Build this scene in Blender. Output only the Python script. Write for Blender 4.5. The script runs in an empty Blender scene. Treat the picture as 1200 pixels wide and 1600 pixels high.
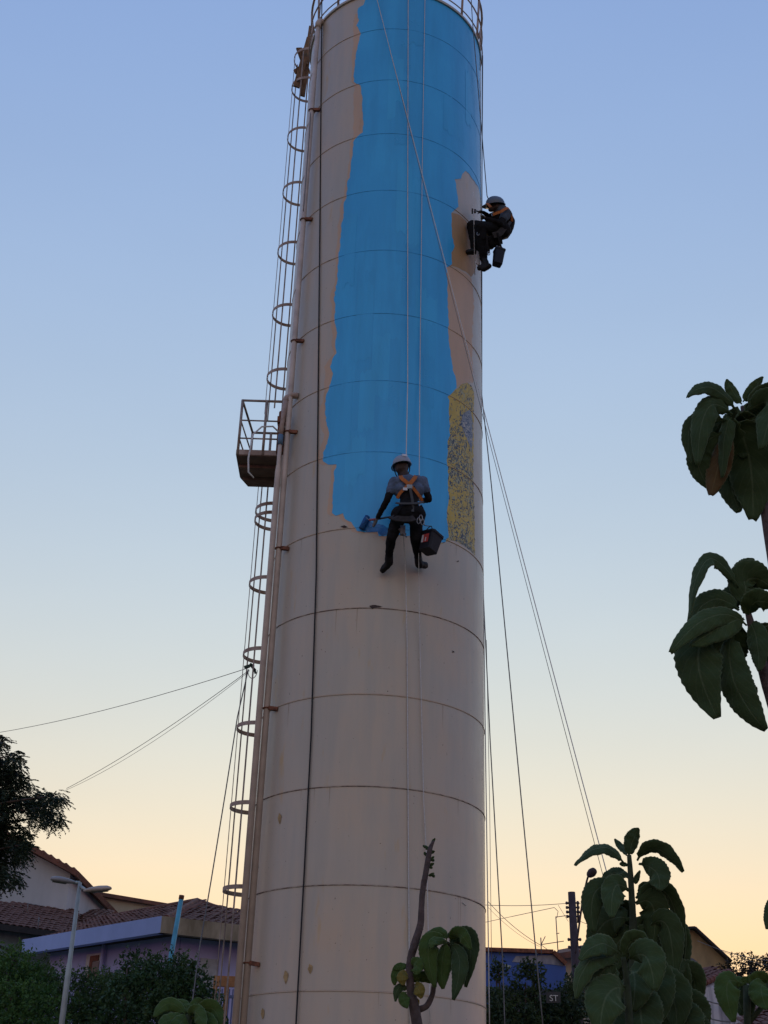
import bpy, bmesh, math, random
import numpy as np
from mathutils import Vector, Matrix, noise as mnoise

random.seed(7); RNG = np.random.default_rng(7)
sc = bpy.context.scene
COL = sc.collection
R_ = math.radians

# ------------------------------------------------------------------ camera
F_PX, PITCH, ROLL, EYE = 1981.5, 0.4769, 0.0333, 1.6
cam = bpy.data.cameras.new('camera'); cam_ob = bpy.data.objects.new('camera', cam); COL.objects.link(cam_ob)
cam.sensor_fit = 'VERTICAL'; cam.sensor_height = 36; cam.lens = 36 * F_PX / 1600
cam.clip_start = 0.05; cam.clip_end = 3000
fw = Vector((0, math.cos(PITCH), math.sin(PITCH))); u0 = Vector((0, -math.sin(PITCH), math.cos(PITCH))); r0 = Vector((1, 0, 0))
CR = math.cos(ROLL) * r0 + math.sin(ROLL) * u0; CU = -math.sin(ROLL) * r0 + math.cos(ROLL) * u0
CAM = Vector((0, 0, EYE))
m = Matrix((CR, CU, -fw)).transposed().to_4x4(); m.translation = CAM
cam_ob.matrix_world = m
sc.camera = cam_ob

# ------------------------------------------------------------------ sky, sun, exposure
SUN_EL, SUN_AZ = R_(4), R_(2)
world = bpy.data.worlds.new('World'); sc.world = world; world.use_nodes = True
nt = world.node_tree; bg = nt.nodes['Background']
sky = nt.nodes.new('ShaderNodeTexSky'); sky.sky_type = 'NISHITA'; sky.sun_disc = False
sky.sun_elevation = SUN_EL; sky.sun_rotation = SUN_AZ
sky.air_density = 2.5; sky.dust_density = 0; sky.ozone_density = 1
sep = nt.nodes.new('ShaderNodeSeparateColor'); com = nt.nodes.new('ShaderNodeCombineColor')
nt.links.new(sky.outputs[0], sep.inputs[0])
def wm(op, A, B):
    q = nt.nodes.new('ShaderNodeMath'); q.operation = op
    for k, v in ((0, A), (1, B)):
        if isinstance(v, (int, float)): q.inputs[k].default_value = v
        else: nt.links.new(v, q.inputs[k])
    return q.outputs[0]
ch = [wm('MAXIMUM', wm('MULTIPLY', sep.outputs[i], 0.1), lo) for i, lo in enumerate((.01, .01, .035))]
red = wm('MULTIPLY', wm('POWER', ch[0], .9713), 24.6)               # film-like tone response of the dusk sky
grn = wm('MULTIPLY', wm('POWER', ch[1], .7755), 22.85)
blu = wm('MULTIPLY', wm('MULTIPLY', wm('POWER', ch[2], .3745), wm('POWER', ch[0], -.0789)), 14.5)
for i, o_ in enumerate((red, grn, blu)): nt.links.new(o_, com.inputs[i])
tcw = nt.nodes.new('ShaderNodeTexCoord'); mpw = nt.nodes.new('ShaderNodeMapping'); mpw.inputs['Scale'].default_value = (1.6, 1.6, 5.0)
nzw = nt.nodes.new('ShaderNodeTexNoise'); nzw.inputs['Scale'].default_value = 1.4; nzw.inputs['Detail'].default_value = 4
nt.links.new(tcw.outputs['Generated'], mpw.inputs[0]); nt.links.new(mpw.outputs[0], nzw.inputs[0])
hz_f = wm('ADD', wm('MULTIPLY', nzw.outputs[0], .10), .95)             # faint high haze
vsc = nt.nodes.new('ShaderNodeVectorMath'); vsc.operation = 'SCALE'; nt.links.new(com.outputs[0], vsc.inputs[0]); nt.links.new(hz_f, vsc.inputs['Scale'])
nt.links.new(vsc.outputs[0], bg.inputs[0]); bg.inputs[1].default_value = 0.1
sun = bpy.data.lights.new('sun', 'SUN'); sun.energy = 0.7; sun.angle = R_(3); sun.color = (1, .78, .52)
sun_ob = bpy.data.objects.new('sun', sun); COL.objects.link(sun_ob)
sd = Vector((math.sin(SUN_AZ) * math.cos(SUN_EL), math.cos(SUN_AZ) * math.cos(SUN_EL), math.sin(SUN_EL)))
sun_ob.rotation_euler = sd.to_track_quat('Z', 'Y').to_euler()
sun_ob.location = (6, 40, 30)
vs = sc.view_settings; vs.view_transform = 'Standard'; vs.look = 'None'; vs.exposure = 0; vs.gamma = 1; vs.use_curve_mapping = False

# ------------------------------------------------------------------ geometry helpers
def ray(px, py):
    return (fw * F_PX + CR * (px - 600) + CU * (800 - py)).normalized()
def at(px, py, Y):
    d = ray(px, py); return CAM + d * (Y / d.y)
def at_z(px, py, z):
    d = ray(px, py); return CAM + d * ((z - EYE) / d.z)
TR, TD, TAZ = 1.5625, 17.13, -0.0039
TC = Vector((TD * math.sin(TAZ), TD * math.cos(TAZ), 0))
dv = Vector((math.sin(TAZ), math.cos(TAZ), 0)); rv = Vector((math.cos(TAZ), -math.sin(TAZ), 0))
def cyl(px, py, off=0.0):
    """point where the sight line meets the tower shell, off metres outside it; past the edge it is the tangent point"""
    d = ray(px, py); rr = TR + off
    ox, oy = CAM.x - TC.x, CAM.y - TC.y
    a = d.x * d.x + d.y * d.y; b = 2 * (ox * d.x + oy * d.y); c = ox * ox + oy * oy - rr * rr
    disc = max(b * b - 4 * a * c, 0.0)
    return CAM + d * ((-b - math.sqrt(disc)) / (2 * a))
def phi_z(px, py):
    p = cyl(px, py) - TC
    return math.atan2(p.dot(rv), -p.dot(dv)), p.z
def tpt(phi, z, off=0.0):
    return TC + (rv * math.sin(phi) - dv * math.cos(phi)) * (TR + off) + Vector((0, 0, z))

def srgb(r, g, b):
    f = lambda c: c / 12.92 if c <= .04045 else ((c + .055) / 1.055) ** 2.4
    return (f(r / 255), f(g / 255), f(b / 255))

class MB:
    """collects faces, then builds ONE mesh object"""
    def __init__(self): self.v = []; self.f = []; self.mi = []; self.cur = 0; self.uv = None
    def add(self, vs, fs):
        n = len(self.v); self.v += [Vector(p) for p in vs]
        for f in fs: self.f.append([i + n for i in f]); self.mi.append(self.cur)
        return self
    def box(self, c, s, rot=None):
        c = Vector(c); x, y, z = s[0] / 2, s[1] / 2, s[2] / 2
        P = [Vector((i, j, k)) for k in (-z, z) for j in (-y, y) for i in (-x, x)]
        if rot is not None: P = [rot @ p for p in P]
        return self.add([c + p for p in P], [(0, 2, 3, 1), (4, 5, 7, 6), (0, 1, 5, 4), (2, 6, 7, 3), (0, 4, 6, 2), (1, 3, 7, 5)])
    def beam(self, a, b, w, h, up=Vector((0, 0, 1))):
        a, b = Vector(a), Vector(b); d = (b - a).normalized()
        s = d.cross(up)
        if s.length < 1e-4: s = d.cross(Vector((0, 1, 0)))
        s.normalize(); t = s.cross(d).normalized(); P = []
        for q in (a, b):
            P += [q + s * w / 2 * i + t * h / 2 * j for i, j in ((-1, -1), (1, -1), (1, 1), (-1, 1))]
        return self.add(P, [(3, 2, 1, 0), (4, 5, 6, 7), (0, 1, 5, 4), (1, 2, 6, 5), (2, 3, 7, 6), (3, 0, 4, 7)])
    def tube(self, pts, r, n=8, closed=False, cap=True):
        pts = [Vector(p) for p in pts]; N = len(pts)
        rs = r if isinstance(r, (list, tuple)) else [r] * N
        V = []; ref = None
        for i, p in enumerate(pts):
            if closed: t = pts[(i + 1) % N] - pts[i - 1]
            else: t = pts[min(i + 1, N - 1)] - pts[max(i - 1, 0)]
            t.normalize()
            if ref is None:
                ref = Vector((0, 0, 1)) if abs(t.z) < .9 else Vector((1, 0, 0))
            s = t.cross(ref).normalized(); u = s.cross(t).normalized(); ref = u
            V += [p + (s * math.cos(2 * math.pi * k / n) + u * math.sin(2 * math.pi * k / n)) * rs[i] for k in range(n)]
        Fs = []
        for i in range(N if closed else N - 1):
            a, b = i * n, ((i + 1) % N) * n
            Fs += [(a + k, a + (k + 1) % n, b + (k + 1) % n, b + k) for k in range(n)]
        if cap and not closed:
            Fs.append(list(range(n))[::-1]); Fs.append([(N - 1) * n + k for k in range(n)])
        return self.add(V, Fs)
    def prism(self, poly, ext):
        poly = [Vector(p) for p in poly]; n = len(poly); ext = Vector(ext)
        nrm = sum(((poly[i].cross(poly[(i + 1) % n])) for i in range(n)), Vector())
        if nrm.dot(ext) > 0: poly = poly[::-1]
        return self.add(poly + [p + ext for p in poly], [list(range(n)), list(range(n, 2 * n))[::-1]] +
                        [(i, n + i, n + (i + 1) % n, (i + 1) % n) for i in range(n)])
    def build(self, name, mats, parent=None, smooth=False, org=None):
        root = parent
        while root is not None and root.parent is not None: root = root.parent
        o = org if org is not None else (root.location.copy() if root is not None else Vector())
        me = bpy.data.meshes.new(name)
        me.from_pydata([p - o for p in self.v], [], self.f)
        if not isinstance(mats, (list, tuple)): mats = [mats]
        for mm in mats: me.materials.append(mm)
        if len(mats) > 1: me.polygons.foreach_set('material_index', self.mi)
        if smooth: me.polygons.foreach_set('use_smooth', [True] * len(me.polygons))
        me.update()
        ob = bpy.data.objects.new(name, me); COL.objects.link(ob)
        if parent is not None: ob.parent = parent
        elif org is not None: ob.location = org
        return ob

def tag(o, label=None, cat=None, group=None, kind=None):
    if label: o['label'] = label
    if cat: o['category'] = cat
    if group: o['group'] = group
    if kind: o['kind'] = kind
    return o
def thing(name, label, cat, loc, group=None):
    o = bpy.data.objects.new(name, None); COL.objects.link(o); o.location = Vector(loc); o.empty_display_size = .2
    return tag(o, label, cat, group)

# ------------------------------------------------------------------ materials
MATS = {}
def mat(name, col, rough=.7, var=.12, scale=6.0, bump=.0, bscale=40., metal=0., spec=.4, streak=False, col2=None, transl=0., stretch=(1, 1, 1), thr=(.35, .7)):
    if name in MATS: return MATS[name]
    M = bpy.data.materials.new(name); M.use_nodes = True; t = M.node_tree; p = t.nodes['Principled BSDF']
    p.inputs['Roughness'].default_value = rough; p.inputs['Metallic'].default_value = metal
    p.inputs['Specular IOR Level'].default_value = spec
    tc = t.nodes.new('ShaderNodeTexCoord'); mp = t.nodes.new('ShaderNodeMapping'); mp.inputs['Scale'].default_value = stretch
    t.links.new(tc.outputs['Object'], mp.inputs[0])
    n = t.nodes.new('ShaderNodeTexNoise'); n.inputs['Scale'].default_value = scale; n.inputs['Detail'].default_value = 6; n.inputs['Roughness'].default_value = .62
    t.links.new(mp.outputs[0], n.inputs[0])
    rmp = t.nodes.new('ShaderNodeValToRGB'); e = rmp.color_ramp.elements
    c2 = col2 if col2 else tuple(c * (1 - var * 2) for c in col); c1 = col if col2 else tuple(min(c * (1 + var), 1) for c in col)
    e[0].position = thr[0]; e[1].position = thr[1]; e[0].color = (*c2, 1); e[1].color = (*c1, 1)
    t.links.new(n.outputs[0], rmp.inputs[0]); t.links.new(rmp.outputs[0], p.inputs['Base Color'])
    if bump:
        n2 = t.nodes.new('ShaderNodeTexNoise'); n2.inputs['Scale'].default_value = bscale; n2.inputs['Detail'].default_value = 5
        t.links.new(mp.outputs[0], n2.inputs[0])
        b = t.nodes.new('ShaderNodeBump'); b.inputs['Strength'].default_value = bump; b.inputs['Distance'].default_value = .01
        t.links.new(n2.outputs[0], b.inputs['Height']); t.links.new(b.outputs[0], p.inputs['Normal'])
    if transl:
        tr = t.nodes.new('ShaderNodeBsdfTranslucent'); mx = t.nodes.new('ShaderNodeMixShader'); mx.inputs[0].default_value = transl
        t.links.new(rmp.outputs[0], tr.inputs[0]); out = t.nodes['Material Output']
        t.links.new(p.outputs[0], mx.inputs[1]); t.links.new(tr.outputs[0], mx.inputs[2]); t.links.new(mx.outputs[0], out.inputs[0])
    MATS[name] = M; return M

def tower_paint(name, col, col2, stain, rough=.5, stain_amt=.8, speck=True):
    """painted sheet steel: cloudy tint, vertical wash streaks, ochre runs, tiny chips, gentle dents"""
    M = bpy.data.materials.new(name); M.use_nodes = True; t = M.node_tree; p = t.nodes['Principled BSDF']; L = t.links.new
    tc = t.nodes.new('ShaderNodeTexCoord')
    def nz(scale, stretch=(1, 1, 1), det=5, rg=.6, loc=(0, 0, 0)):
        mp = t.nodes.new('ShaderNodeMapping'); mp.inputs['Scale'].default_value = stretch; mp.inputs['Location'].default_value = loc
        L(tc.outputs['Object'], mp.inputs[0]); n = t.nodes.new('ShaderNodeTexNoise'); n.inputs['Scale'].default_value = scale
        n.inputs['Detail'].default_value = det; n.inputs['Roughness'].default_value = rg; L(mp.outputs[0], n.inputs[0]); return n.outputs[0]
    def ramp(s, a, b, ca=(0, 0, 0, 1), cb=(1, 1, 1, 1)):
        r = t.nodes.new('ShaderNodeValToRGB'); r.color_ramp.elements[0].position = a; r.color_ramp.elements[1].position = b
        r.color_ramp.elements[0].color = ca; r.color_ramp.elements[1].color = cb; L(s, r.inputs[0]); return r.outputs[0]
    def mix(f, A, B, mode='MIX'):
        x = t.nodes.new('ShaderNodeMix'); x.data_type = 'RGBA'; x.blend_type = mode
        if isinstance(f, float): x.inputs[0].default_value = f
        else: L(f, x.inputs[0])
        for i, q in ((6, A), (7, B)):
            if isinstance(q, tuple): x.inputs[i].default_value = (*q, 1)
            else: L(q, x.inputs[i])
        return x.outputs[2]
    base = mix(ramp(nz(.9), .3, .7), col2, col)
    base = mix(ramp(nz(5, (1, 1, .12)), .42, .72), base, tuple(c * .91 for c in col2))
    f = t.nodes.new('ShaderNodeMath'); f.operation = 'MULTIPLY'
    L(ramp(nz(2.2, (2.4, 2.4, .55), 3, .5, (3, 1, 4)), .66, .76), f.inputs[0]); f.inputs[1].default_value = stain_amt
    base = mix(f.outputs[0], base, stain)
    if speck: base = mix(ramp(nz(34, (1, 1, .7), 2), .735, .75), base, (.06, .045, .04))
    L(base, p.inputs['Base Color'])
    p.inputs['Roughness'].default_value = rough; p.inputs['Specular IOR Level'].default_value = .5
    rr = t.nodes.new('ShaderNodeMapRange'); rr.inputs[3].default_value = rough - .08; rr.inputs[4].default_value = rough + .12
    L(nz(3), rr.inputs[0]); L(rr.outputs[0], p.inputs['Roughness'])
    b = t.nodes.new('ShaderNodeBump'); b.inputs['Strength'].default_value = .35; b.inputs['Distance'].default_value = .02
    L(nz(1.6, (1, 1, .8), 3), b.inputs['Height'])
    b2 = t.nodes.new('ShaderNodeBump'); b2.inputs['Strength'].default_value = .12; b2.inputs['Distance'].default_value = .004
    L(nz(60), b2.inputs['Height']); L(b.outputs[0], b2.inputs['Normal']); L(b2.outputs[0], p.inputs['Normal'])
    return M

M_SHELL = tower_paint('faded_pink_beige_paint', (.485, .395, .295), (.42, .40, .345), (.47, .33, .16), rough=.36)
M_BLUE = tower_paint('fresh_blue_paint', (.036, .42, .80), (.027, .36, .73), (.022, .32, .68), rough=.33, stain_amt=.5, speck=False)
M_TAN = tower_paint('tan_primer', (.44, .27, .12), (.36, .22, .11), (.30, .17, .08), rough=.6)
M_STEEL = mat('cage_steel_paint', (.44, .36, .31), .6, .25, 5, .1, col2=(.24, .16, .12))
M_DARKSTEEL = mat('weathered_dark_steel', (.33, .27, .235), .6, .25, 6, .1)
M_PIPE = mat('pipe_paint', (.50, .42, .355), .5, .12, 3, .06)
M_RUST = mat('rust', (.20, .075, .04), .85, .3, 14, .3)
M_PLATE = mat('rusty_underplate', (.24, .155, .12), .85, .25, 5, .2, col2=(.14, .09, .07))
M_WOOD = mat('old_wood', (.20, .115, .055), .85, .3, 8, .3, stretch=(6, 6, .7))
M_BLACKROPE = mat('black_rope', (.02, .02, .022), .9, .1, 60, .2)
M_WHITEROPE = mat('white_rope', (.58, .59, .58), .85, .15, 80, .3)
M_GREYROPE = mat('grey_rope', (.16, .17, .18), .9, .2, 80, .3)
M_WIRE = mat('wire_sheath', (.16, .16, .165), .7, .2, 10)

# ------------------------------------------------------------------ ground
gz0 = 1.8
def ground_z(y): 
    t = min(max((y - 5) / 8, 0), 1); return gz0 * t * t * (3 - 2 * t)
g = MB(); ys = [-600, -200, -60, -20, -5, 0, 3, 5, 6, 7, 8, 9, 10, 11, 12, 13, 16, 25, 60, 200, 700, 1500]; xs = [-1000, -300, -90, -30, -10, -3, 3, 10, 30, 90, 300, 1000]
g.add([(x, y, ground_z(y)) for y in ys for x in xs], [(j * len(xs) + i, j * len(xs) + i + 1, (j + 1) * len(xs) + i + 1, (j + 1) * len(xs) + i) for j in range(len(ys) - 1) for i in range(len(xs) - 1)])
tag(g.build('ground', mat('dry_grass_earth', (.20, .17, .11), .95, .2, 1.5, .4, 8, col2=(.08, .10, .04))), kind='structure')

# ------------------------------------------------------------------ water tower
SEAM0, COURSE = 1.80 + EYE, 1.2          # height of the lowest seam in view
TOP_Z = SEAM0 + 14 * COURSE - .3
NSEG = 240
tower = thing('water_tower', 'tall cylindrical steel water tower, faded pinkish beige half painted bright blue', 'water tower', TC + Vector((0, 0, gz0)))

# outlines of the paint, read along the shell as (angle, height)
BLUE_L = [(571,0),(568,8),(560,13),(559,23),(561,32),(557,40),(561,47),(564,53),(559,72),(556,87),(554,107),(553,128),(557,131),(563,133),(566,150),(567,177),(568,190),(567,207),(557,215),(552,223),(550,247),(548,267),(547,277),(543,283),(542,307),(537,320),(537,340),(533,353),(533,370),(529,400),(528,420),(527,440),(522,465),(524,480),(523,500),(527,520),(524,540),(526,552),(520,560),(516,573),(520.6,584),(515,603),(513,611),(509,622),(508,644),(511,665),(515,678),(512,689),(509,701),(505,708),(505,721),(513,726),(532,725),(526,730),(522,736),(522.5,751),(520.6,766),(519,802),(525,806),(536,802),(539,811),(549,816),(552.5,822),(558,830),(575,832),(589.5,830),(592,838),(602,838),(618,834),(632,838),(645,836),(657,840),(670,843),(687,848),(696,847),(697,842),(701,839.5)]
BLUE_R = [(699.5,827),(698.6,816),(697.7,801),(701,779),(699.5,757),(700,733),(697.7,717),(699.5,704),(699,690),(703,680),(701,655),(702,626),(699,620),(708,612),(713,606),(712,592),(707,578),(705,560),(702,540),(700,520),(701,500),(699,480),(699,457),(698,418),(706,413),(705,395),(710,385),(706,370),(705,333),(708,330),(716,323),(715,307),(712.5,288),(710,280),(720,279),(722,272),(727,267),(733,272),(738,280),(743,287),(747,292)]
def jag(pts, amp, step):
    out = []
    for (a, b), (c, d) in zip(pts, pts[1:]):
        n = max(1, int(math.hypot(c - a, d - b) / step))
        for i in range(n):
            t = i / n; q = 0 if i == 0 else amp
            out.append((a + (c - a) * t + random.uniform(-q, q), b + (d - b) * t + random.uniform(-q, q) * .6))
    return out + [pts[-1]]
def to_pz(pts): return [phi_z(*p) for p in pts]
bl = to_pz(jag(BLUE_L, .9, 4.0)); br = to_pz(jag(BLUE_R, .8, 4.0))
blue_poly = [(bl[0][0] + .02, TOP_Z - .002)] + bl + br + [(1.75, br[-1][1] - .1), (2.1, br[-1][1] + .5), (2.3, TOP_Z - .002)]
def in_poly(poly, x, y):
    c = False; n = len(poly); j = n - 1
    for i in range(n):
        xi, yi = poly[i]; xj, yj = poly[j]
        if (yi > y) != (yj > y) and x < (xj - xi) * (y - yi) / (yj - yi) + xi: c = not c
        j = i
    return c
def coat(poly, off, dphi=R_(2.5), row=.12, thick=True):
    """a film of paint lying on the shell inside the outline"""
    zs = sorted(set([round(p[1], 5) for p in poly]))
    z = zs[0]; extra = []
    while z < zs[-1]: extra.append(z); z += row
    zs = sorted(set(zs + extra)); mb = MB(); n = len(poly)
    E = [(poly[i], poly[(i + 1) % n]) for i in range(n) if abs(poly[i][1] - poly[(i + 1) % n][1]) > 1e-9]
    for za, zb in zip(zs, zs[1:]):
        if zb - za < 1e-6: continue
        zm = (za + zb) / 2; cr = []
        for (x1, z1), (x2, z2) in E:
            if min(z1, z2) <= zm < max(z1, z2):
                fx = lambda q: x1 + (x2 - x1) * (q - z1) / (z2 - z1)
                cr.append((fx(zm), fx(za), fx(zb)))
        cr.sort()
        for k in range(0, len(cr) - 1, 2):
            (_, a0, a1), (_, b0, b1) = cr[k], cr[k + 1]
            m_ = max(1, int(max(b0 - a0, b1 - a1) / dphi) + 1)
            V = []
            for i in range(m_ + 1):
                t = i / m_; V += [tpt(a0 + (b0 - a0) * t, za, off), tpt(a1 + (b1 - a1) * t, zb, off)]
            mb.add(V, [(2 * i, 2 * i + 2, 2 * i + 3, 2 * i + 1) for i in range(m_)])
    return mb
def ring_faces(mb, z0, z1, rows, n=NSEG):
    V = [tpt(2 * math.pi * k / n, z, o) for z, o in rows for k in range(n)]
    mb.add(V, [(r * n + k, r * n + (k + 1) % n, (r + 1) * n + (k + 1) % n, (r + 1) * n + k) for r in range(len(rows) - 1) for k in range(n)])
zbot = SEAM0 - 2 * COURSE
bounds = [gz0] + [zbot + i * COURSE for i in range(1, 16)] + [TOP_Z]
for za, zb in zip(bounds, bounds[1:]):
    mb = MB(); ring_faces(mb, za, zb, [(za, -.006), (za + .008, 0), (za + .016, 0), ((za + zb) / 2, 0), (zb - .016, 0), (zb - .008, 0), (zb, -.006)])
    mb.build('shell_course', M_SHELL, tower, smooth=True)
M_SEAM_D = mat('shaded_dirty_weld', (.16, .12, .10), .8, .3, 7, .2, col2=(.42, .36, .29), thr=(.38, .54))  # seam colours: shadow below the lap painted in together with dirt
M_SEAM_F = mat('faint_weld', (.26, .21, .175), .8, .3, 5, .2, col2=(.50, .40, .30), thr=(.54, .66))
M_SEAM_B = mat('weld_under_blue', (.022, .20, .42), .6, .1, 4, .1, col2=(.034, .35, .73), thr=(.40, .58))  # darker blue paints the same lap shadow and dirt within the coat
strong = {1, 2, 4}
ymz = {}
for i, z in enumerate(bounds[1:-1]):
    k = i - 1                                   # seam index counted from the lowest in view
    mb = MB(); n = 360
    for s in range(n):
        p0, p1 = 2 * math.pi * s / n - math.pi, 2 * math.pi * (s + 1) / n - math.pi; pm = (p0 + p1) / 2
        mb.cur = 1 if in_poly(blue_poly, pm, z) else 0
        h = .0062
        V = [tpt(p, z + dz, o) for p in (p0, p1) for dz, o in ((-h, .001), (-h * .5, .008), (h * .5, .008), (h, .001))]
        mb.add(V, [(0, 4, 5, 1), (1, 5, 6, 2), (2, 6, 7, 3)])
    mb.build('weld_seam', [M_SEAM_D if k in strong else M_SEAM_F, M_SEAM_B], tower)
# roof: shallow cone with rim
mb = MB(); n = NSEG
rings = [(TOP_Z, -.006), (TOP_Z + .001, .03), (TOP_Z + .05, .03), (TOP_Z + .051, -.01)]
ring_faces(mb, 0, 0, rings); mb.add([tpt(2 * math.pi * k / n, TOP_Z + .05, -.01) for k in range(n)] + [TC + Vector((0, 0, TOP_Z + .35))], [(k, (k + 1) % n, n) for k in range(n)])
mb.build('roof', M_SHELL, tower)
for k in range(16):
    ph = 2 * math.pi * (k + .12) / 16
    MB().tube([tpt(ph, TOP_Z + .02, -.06 + .06), tpt(ph, TOP_Z + 1.05, .05)], .021, 8).build('railing_post', M_STEEL, tower, True)
for dz, rr in ((.13, .012), (.55, .014), (1.05, .021)):
    MB().tube([tpt(2 * math.pi * k / 72, TOP_Z + dz, .05) for k in range(72)], rr, 6, closed=True).build('guard_rail', M_STEEL, tower, True)
# paint films
tag(coat(blue_poly, .0045).build('blue_paint_coat', M_BLUE, tower, True), 'fresh bright blue coat of paint with ragged roller edges')
# roller laps: lanes of slightly thicker and thinner coverage inside the coat
LANE = [tower_paint('blue_lap_%d' % i, c, tuple(v * .94 for v in c), tuple(v * .9 for v in c), rough=r, stain_amt=.4, speck=False) for i, (c, r) in enumerate((((.032, .395, .77), .31), ((.037, .428, .81), .36), ((.030, .375, .745), .28)))]
for k in range(60):
    ph = random.uniform(-.75, 1.35); zc = random.uniform(min(p[1] for p in bl), TOP_Z - .4); w_ = random.uniform(.05, .085); hh = random.uniform(.25, .75)
    top_ = [(ph - w_ + 2 * w_ * i / 7, zc + hh + random.uniform(-.05, .05)) for i in range(8)]; bot_ = [(ph + w_ - 2 * w_ * i / 7 + .0003, zc - hh + random.uniform(-.05, .05)) for i in range(8)]
    if all(in_poly(blue_poly, *q) for q in top_ + bot_): coat(top_ + bot_, .0047 + .00005 * k).build('roller_lap', LANE[k % 3], tower, True)
tan = to_pz(jag([(702,331),(718,336),(728,345),(738,357),(742,380),(744,405),(741,426),(736,433),(727,424),(712,417),(695,414)], 1.2, 5))
tag(coat(tan, .002).build('primer_patch', M_TAN, tower, True), 'orange brown patch of bare primer')
M_TAN2 = tower_paint('faint_tan_undercoat', (.54, .37, .24), (.50, .37, .27), (.42, .27, .15), rough=.6, speck=False)
tan2 = to_pz(jag([(692,416),(712,419),(728,427),(737,436),(741,470),(738,520),(737,560),(739,598),(730,598),(720,601),(712,606),(690,612)], 1.5, 5))
coat(tan2, .0012).build('undercoat_patch', M_TAN2, tower, True)
ol = [(x - 3 - 9 * abs(mnoise.noise(Vector((y * .021, 3.3, 0)))) * (1 + .8 * (y > 500)), y + random.uniform(-1, 1)) for x, y in BLUE_L if y < 832 and x < 560]
coat(to_pz(jag(ol, 1.0, 5) + [(600, 845), (640, 800), (640, 300), (640, 2)]), .0013).build('undercoat_patch', M_TAN2, tower, True)
# speckled mural remnant
def mural_mat(name, A, B, C, thr):
    M = bpy.data.materials.new(name); M.use_nodes = True; t = M.node_tree; p = t.nodes['Principled BSDF']; L = t.links.new
    tc = t.nodes.new('ShaderNodeTexCoord')
    v = t.nodes.new('ShaderNodeTexVoronoi'); v.inputs['Scale'].default_value = 55; mp = t.nodes.new('ShaderNodeMapping'); mp.inputs['Scale'].default_value = (1, 1, .8); L(tc.outputs['Object'], mp.inputs[0])
    dn = t.nodes.new('ShaderNodeTexNoise'); dn.inputs['Scale'].default_value = 15; L(mp.outputs[0], dn.inputs[0])
    ad = t.nodes.new('ShaderNodeMix'); ad.data_type = 'RGBA'; ad.inputs[0].default_value = .12; L(mp.outputs[0], ad.inputs[6]); L(dn.outputs[1], ad.inputs[7]); L(ad.outputs[2], v.inputs[0])
    n = t.nodes.new('ShaderNodeTexNoise'); n.inputs['Scale'].default_value = 1.3; n.inputs['Detail'].default_value = 3; L(tc.outputs['Object'], n.inputs[0])
    s = t.nodes.new('ShaderNodeSeparateColor'); L(v.outputs['Color'], s.inputs[0])
    ma = t.nodes.new('ShaderNodeMath'); ma.operation = 'MULTIPLY_ADD'; L(n.outputs[0], ma.inputs[0]); ma.inputs[1].default_value = 2.4; ma.inputs[2].default_value = thr
    lt = t.nodes.new('ShaderNodeMath'); lt.operation = 'LESS_THAN'; L(s.outputs[0], lt.inputs[0]); L(ma.outputs[0], lt.inputs[1])
    gt = t.nodes.new('ShaderNodeMath'); gt.operation = 'GREATER_THAN'; L(s.outputs[1], gt.inputs[0]); gt.inputs[1].default_value = .62
    x1 = t.nodes.new('ShaderNodeMix'); x1.data_type = 'RGBA'; L(gt.outputs[0], x1.inputs[0]); x1.inputs[6].default_value = (*B, 1); x1.inputs[7].default_value = (*C, 1)
    n2 = t.nodes.new('ShaderNodeTexNoise'); n2.inputs['Scale'].default_value = 7; L(tc.outputs['Object'], n2.inputs[0])
    x0 = t.nodes.new('ShaderNodeMix'); x0.data_type = 'RGBA'; L(n2.outputs[0], x0.inputs[0]); x0.inputs[6].default_value = (*[c * .7 for c in A], 1); x0.inputs[7].default_value = (*[c * 1.25 for c in A], 1)
    x2 = t.nodes.new('ShaderNodeMix'); x2.data_type = 'RGBA'; L(lt.outputs[0], x2.inputs[0]); L(x0.outputs[2], x2.inputs[6]); L(x1.outputs[2], x2.inputs[7])
    L(x2.outputs[2], p.inputs['Base Color']); p.inputs['Roughness'].default_value = .6
    return M
M_MURAL = mural_mat('speckled_yellow_mural', (.50, .38, .085), (.06, .085, .11), (.34, .35, .22), -.80)
M_MURAL2 = mural_mat('speckled_blue_mural', (.22, .26, .30), (.05, .09, .16), (.42, .42, .38), -.75)
mur = to_pz(jag([(690,850),(690,612),(705,606),(713,609),(720,601),(730,598),(737,603),(740.5,612),(739.5,650),(740,700),(739.5,740),(741,800),(742,868),(736,861),(728,855),(716,847),(703,844)], .9, 4))
tag(coat(mur, .0015).build('mural_patch', M_MURAL, tower, True), 'old yellow mural remnant covered in dark speckles')
mur2 = to_pz(jag([(734,640),(722,648),(720,662),(725,676),(731,690),(737,705),(738.5,690),(738,655)], .9, 3))
coat(mur2, .003).build('mural_patch', M_MURAL2, tower, True)
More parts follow.
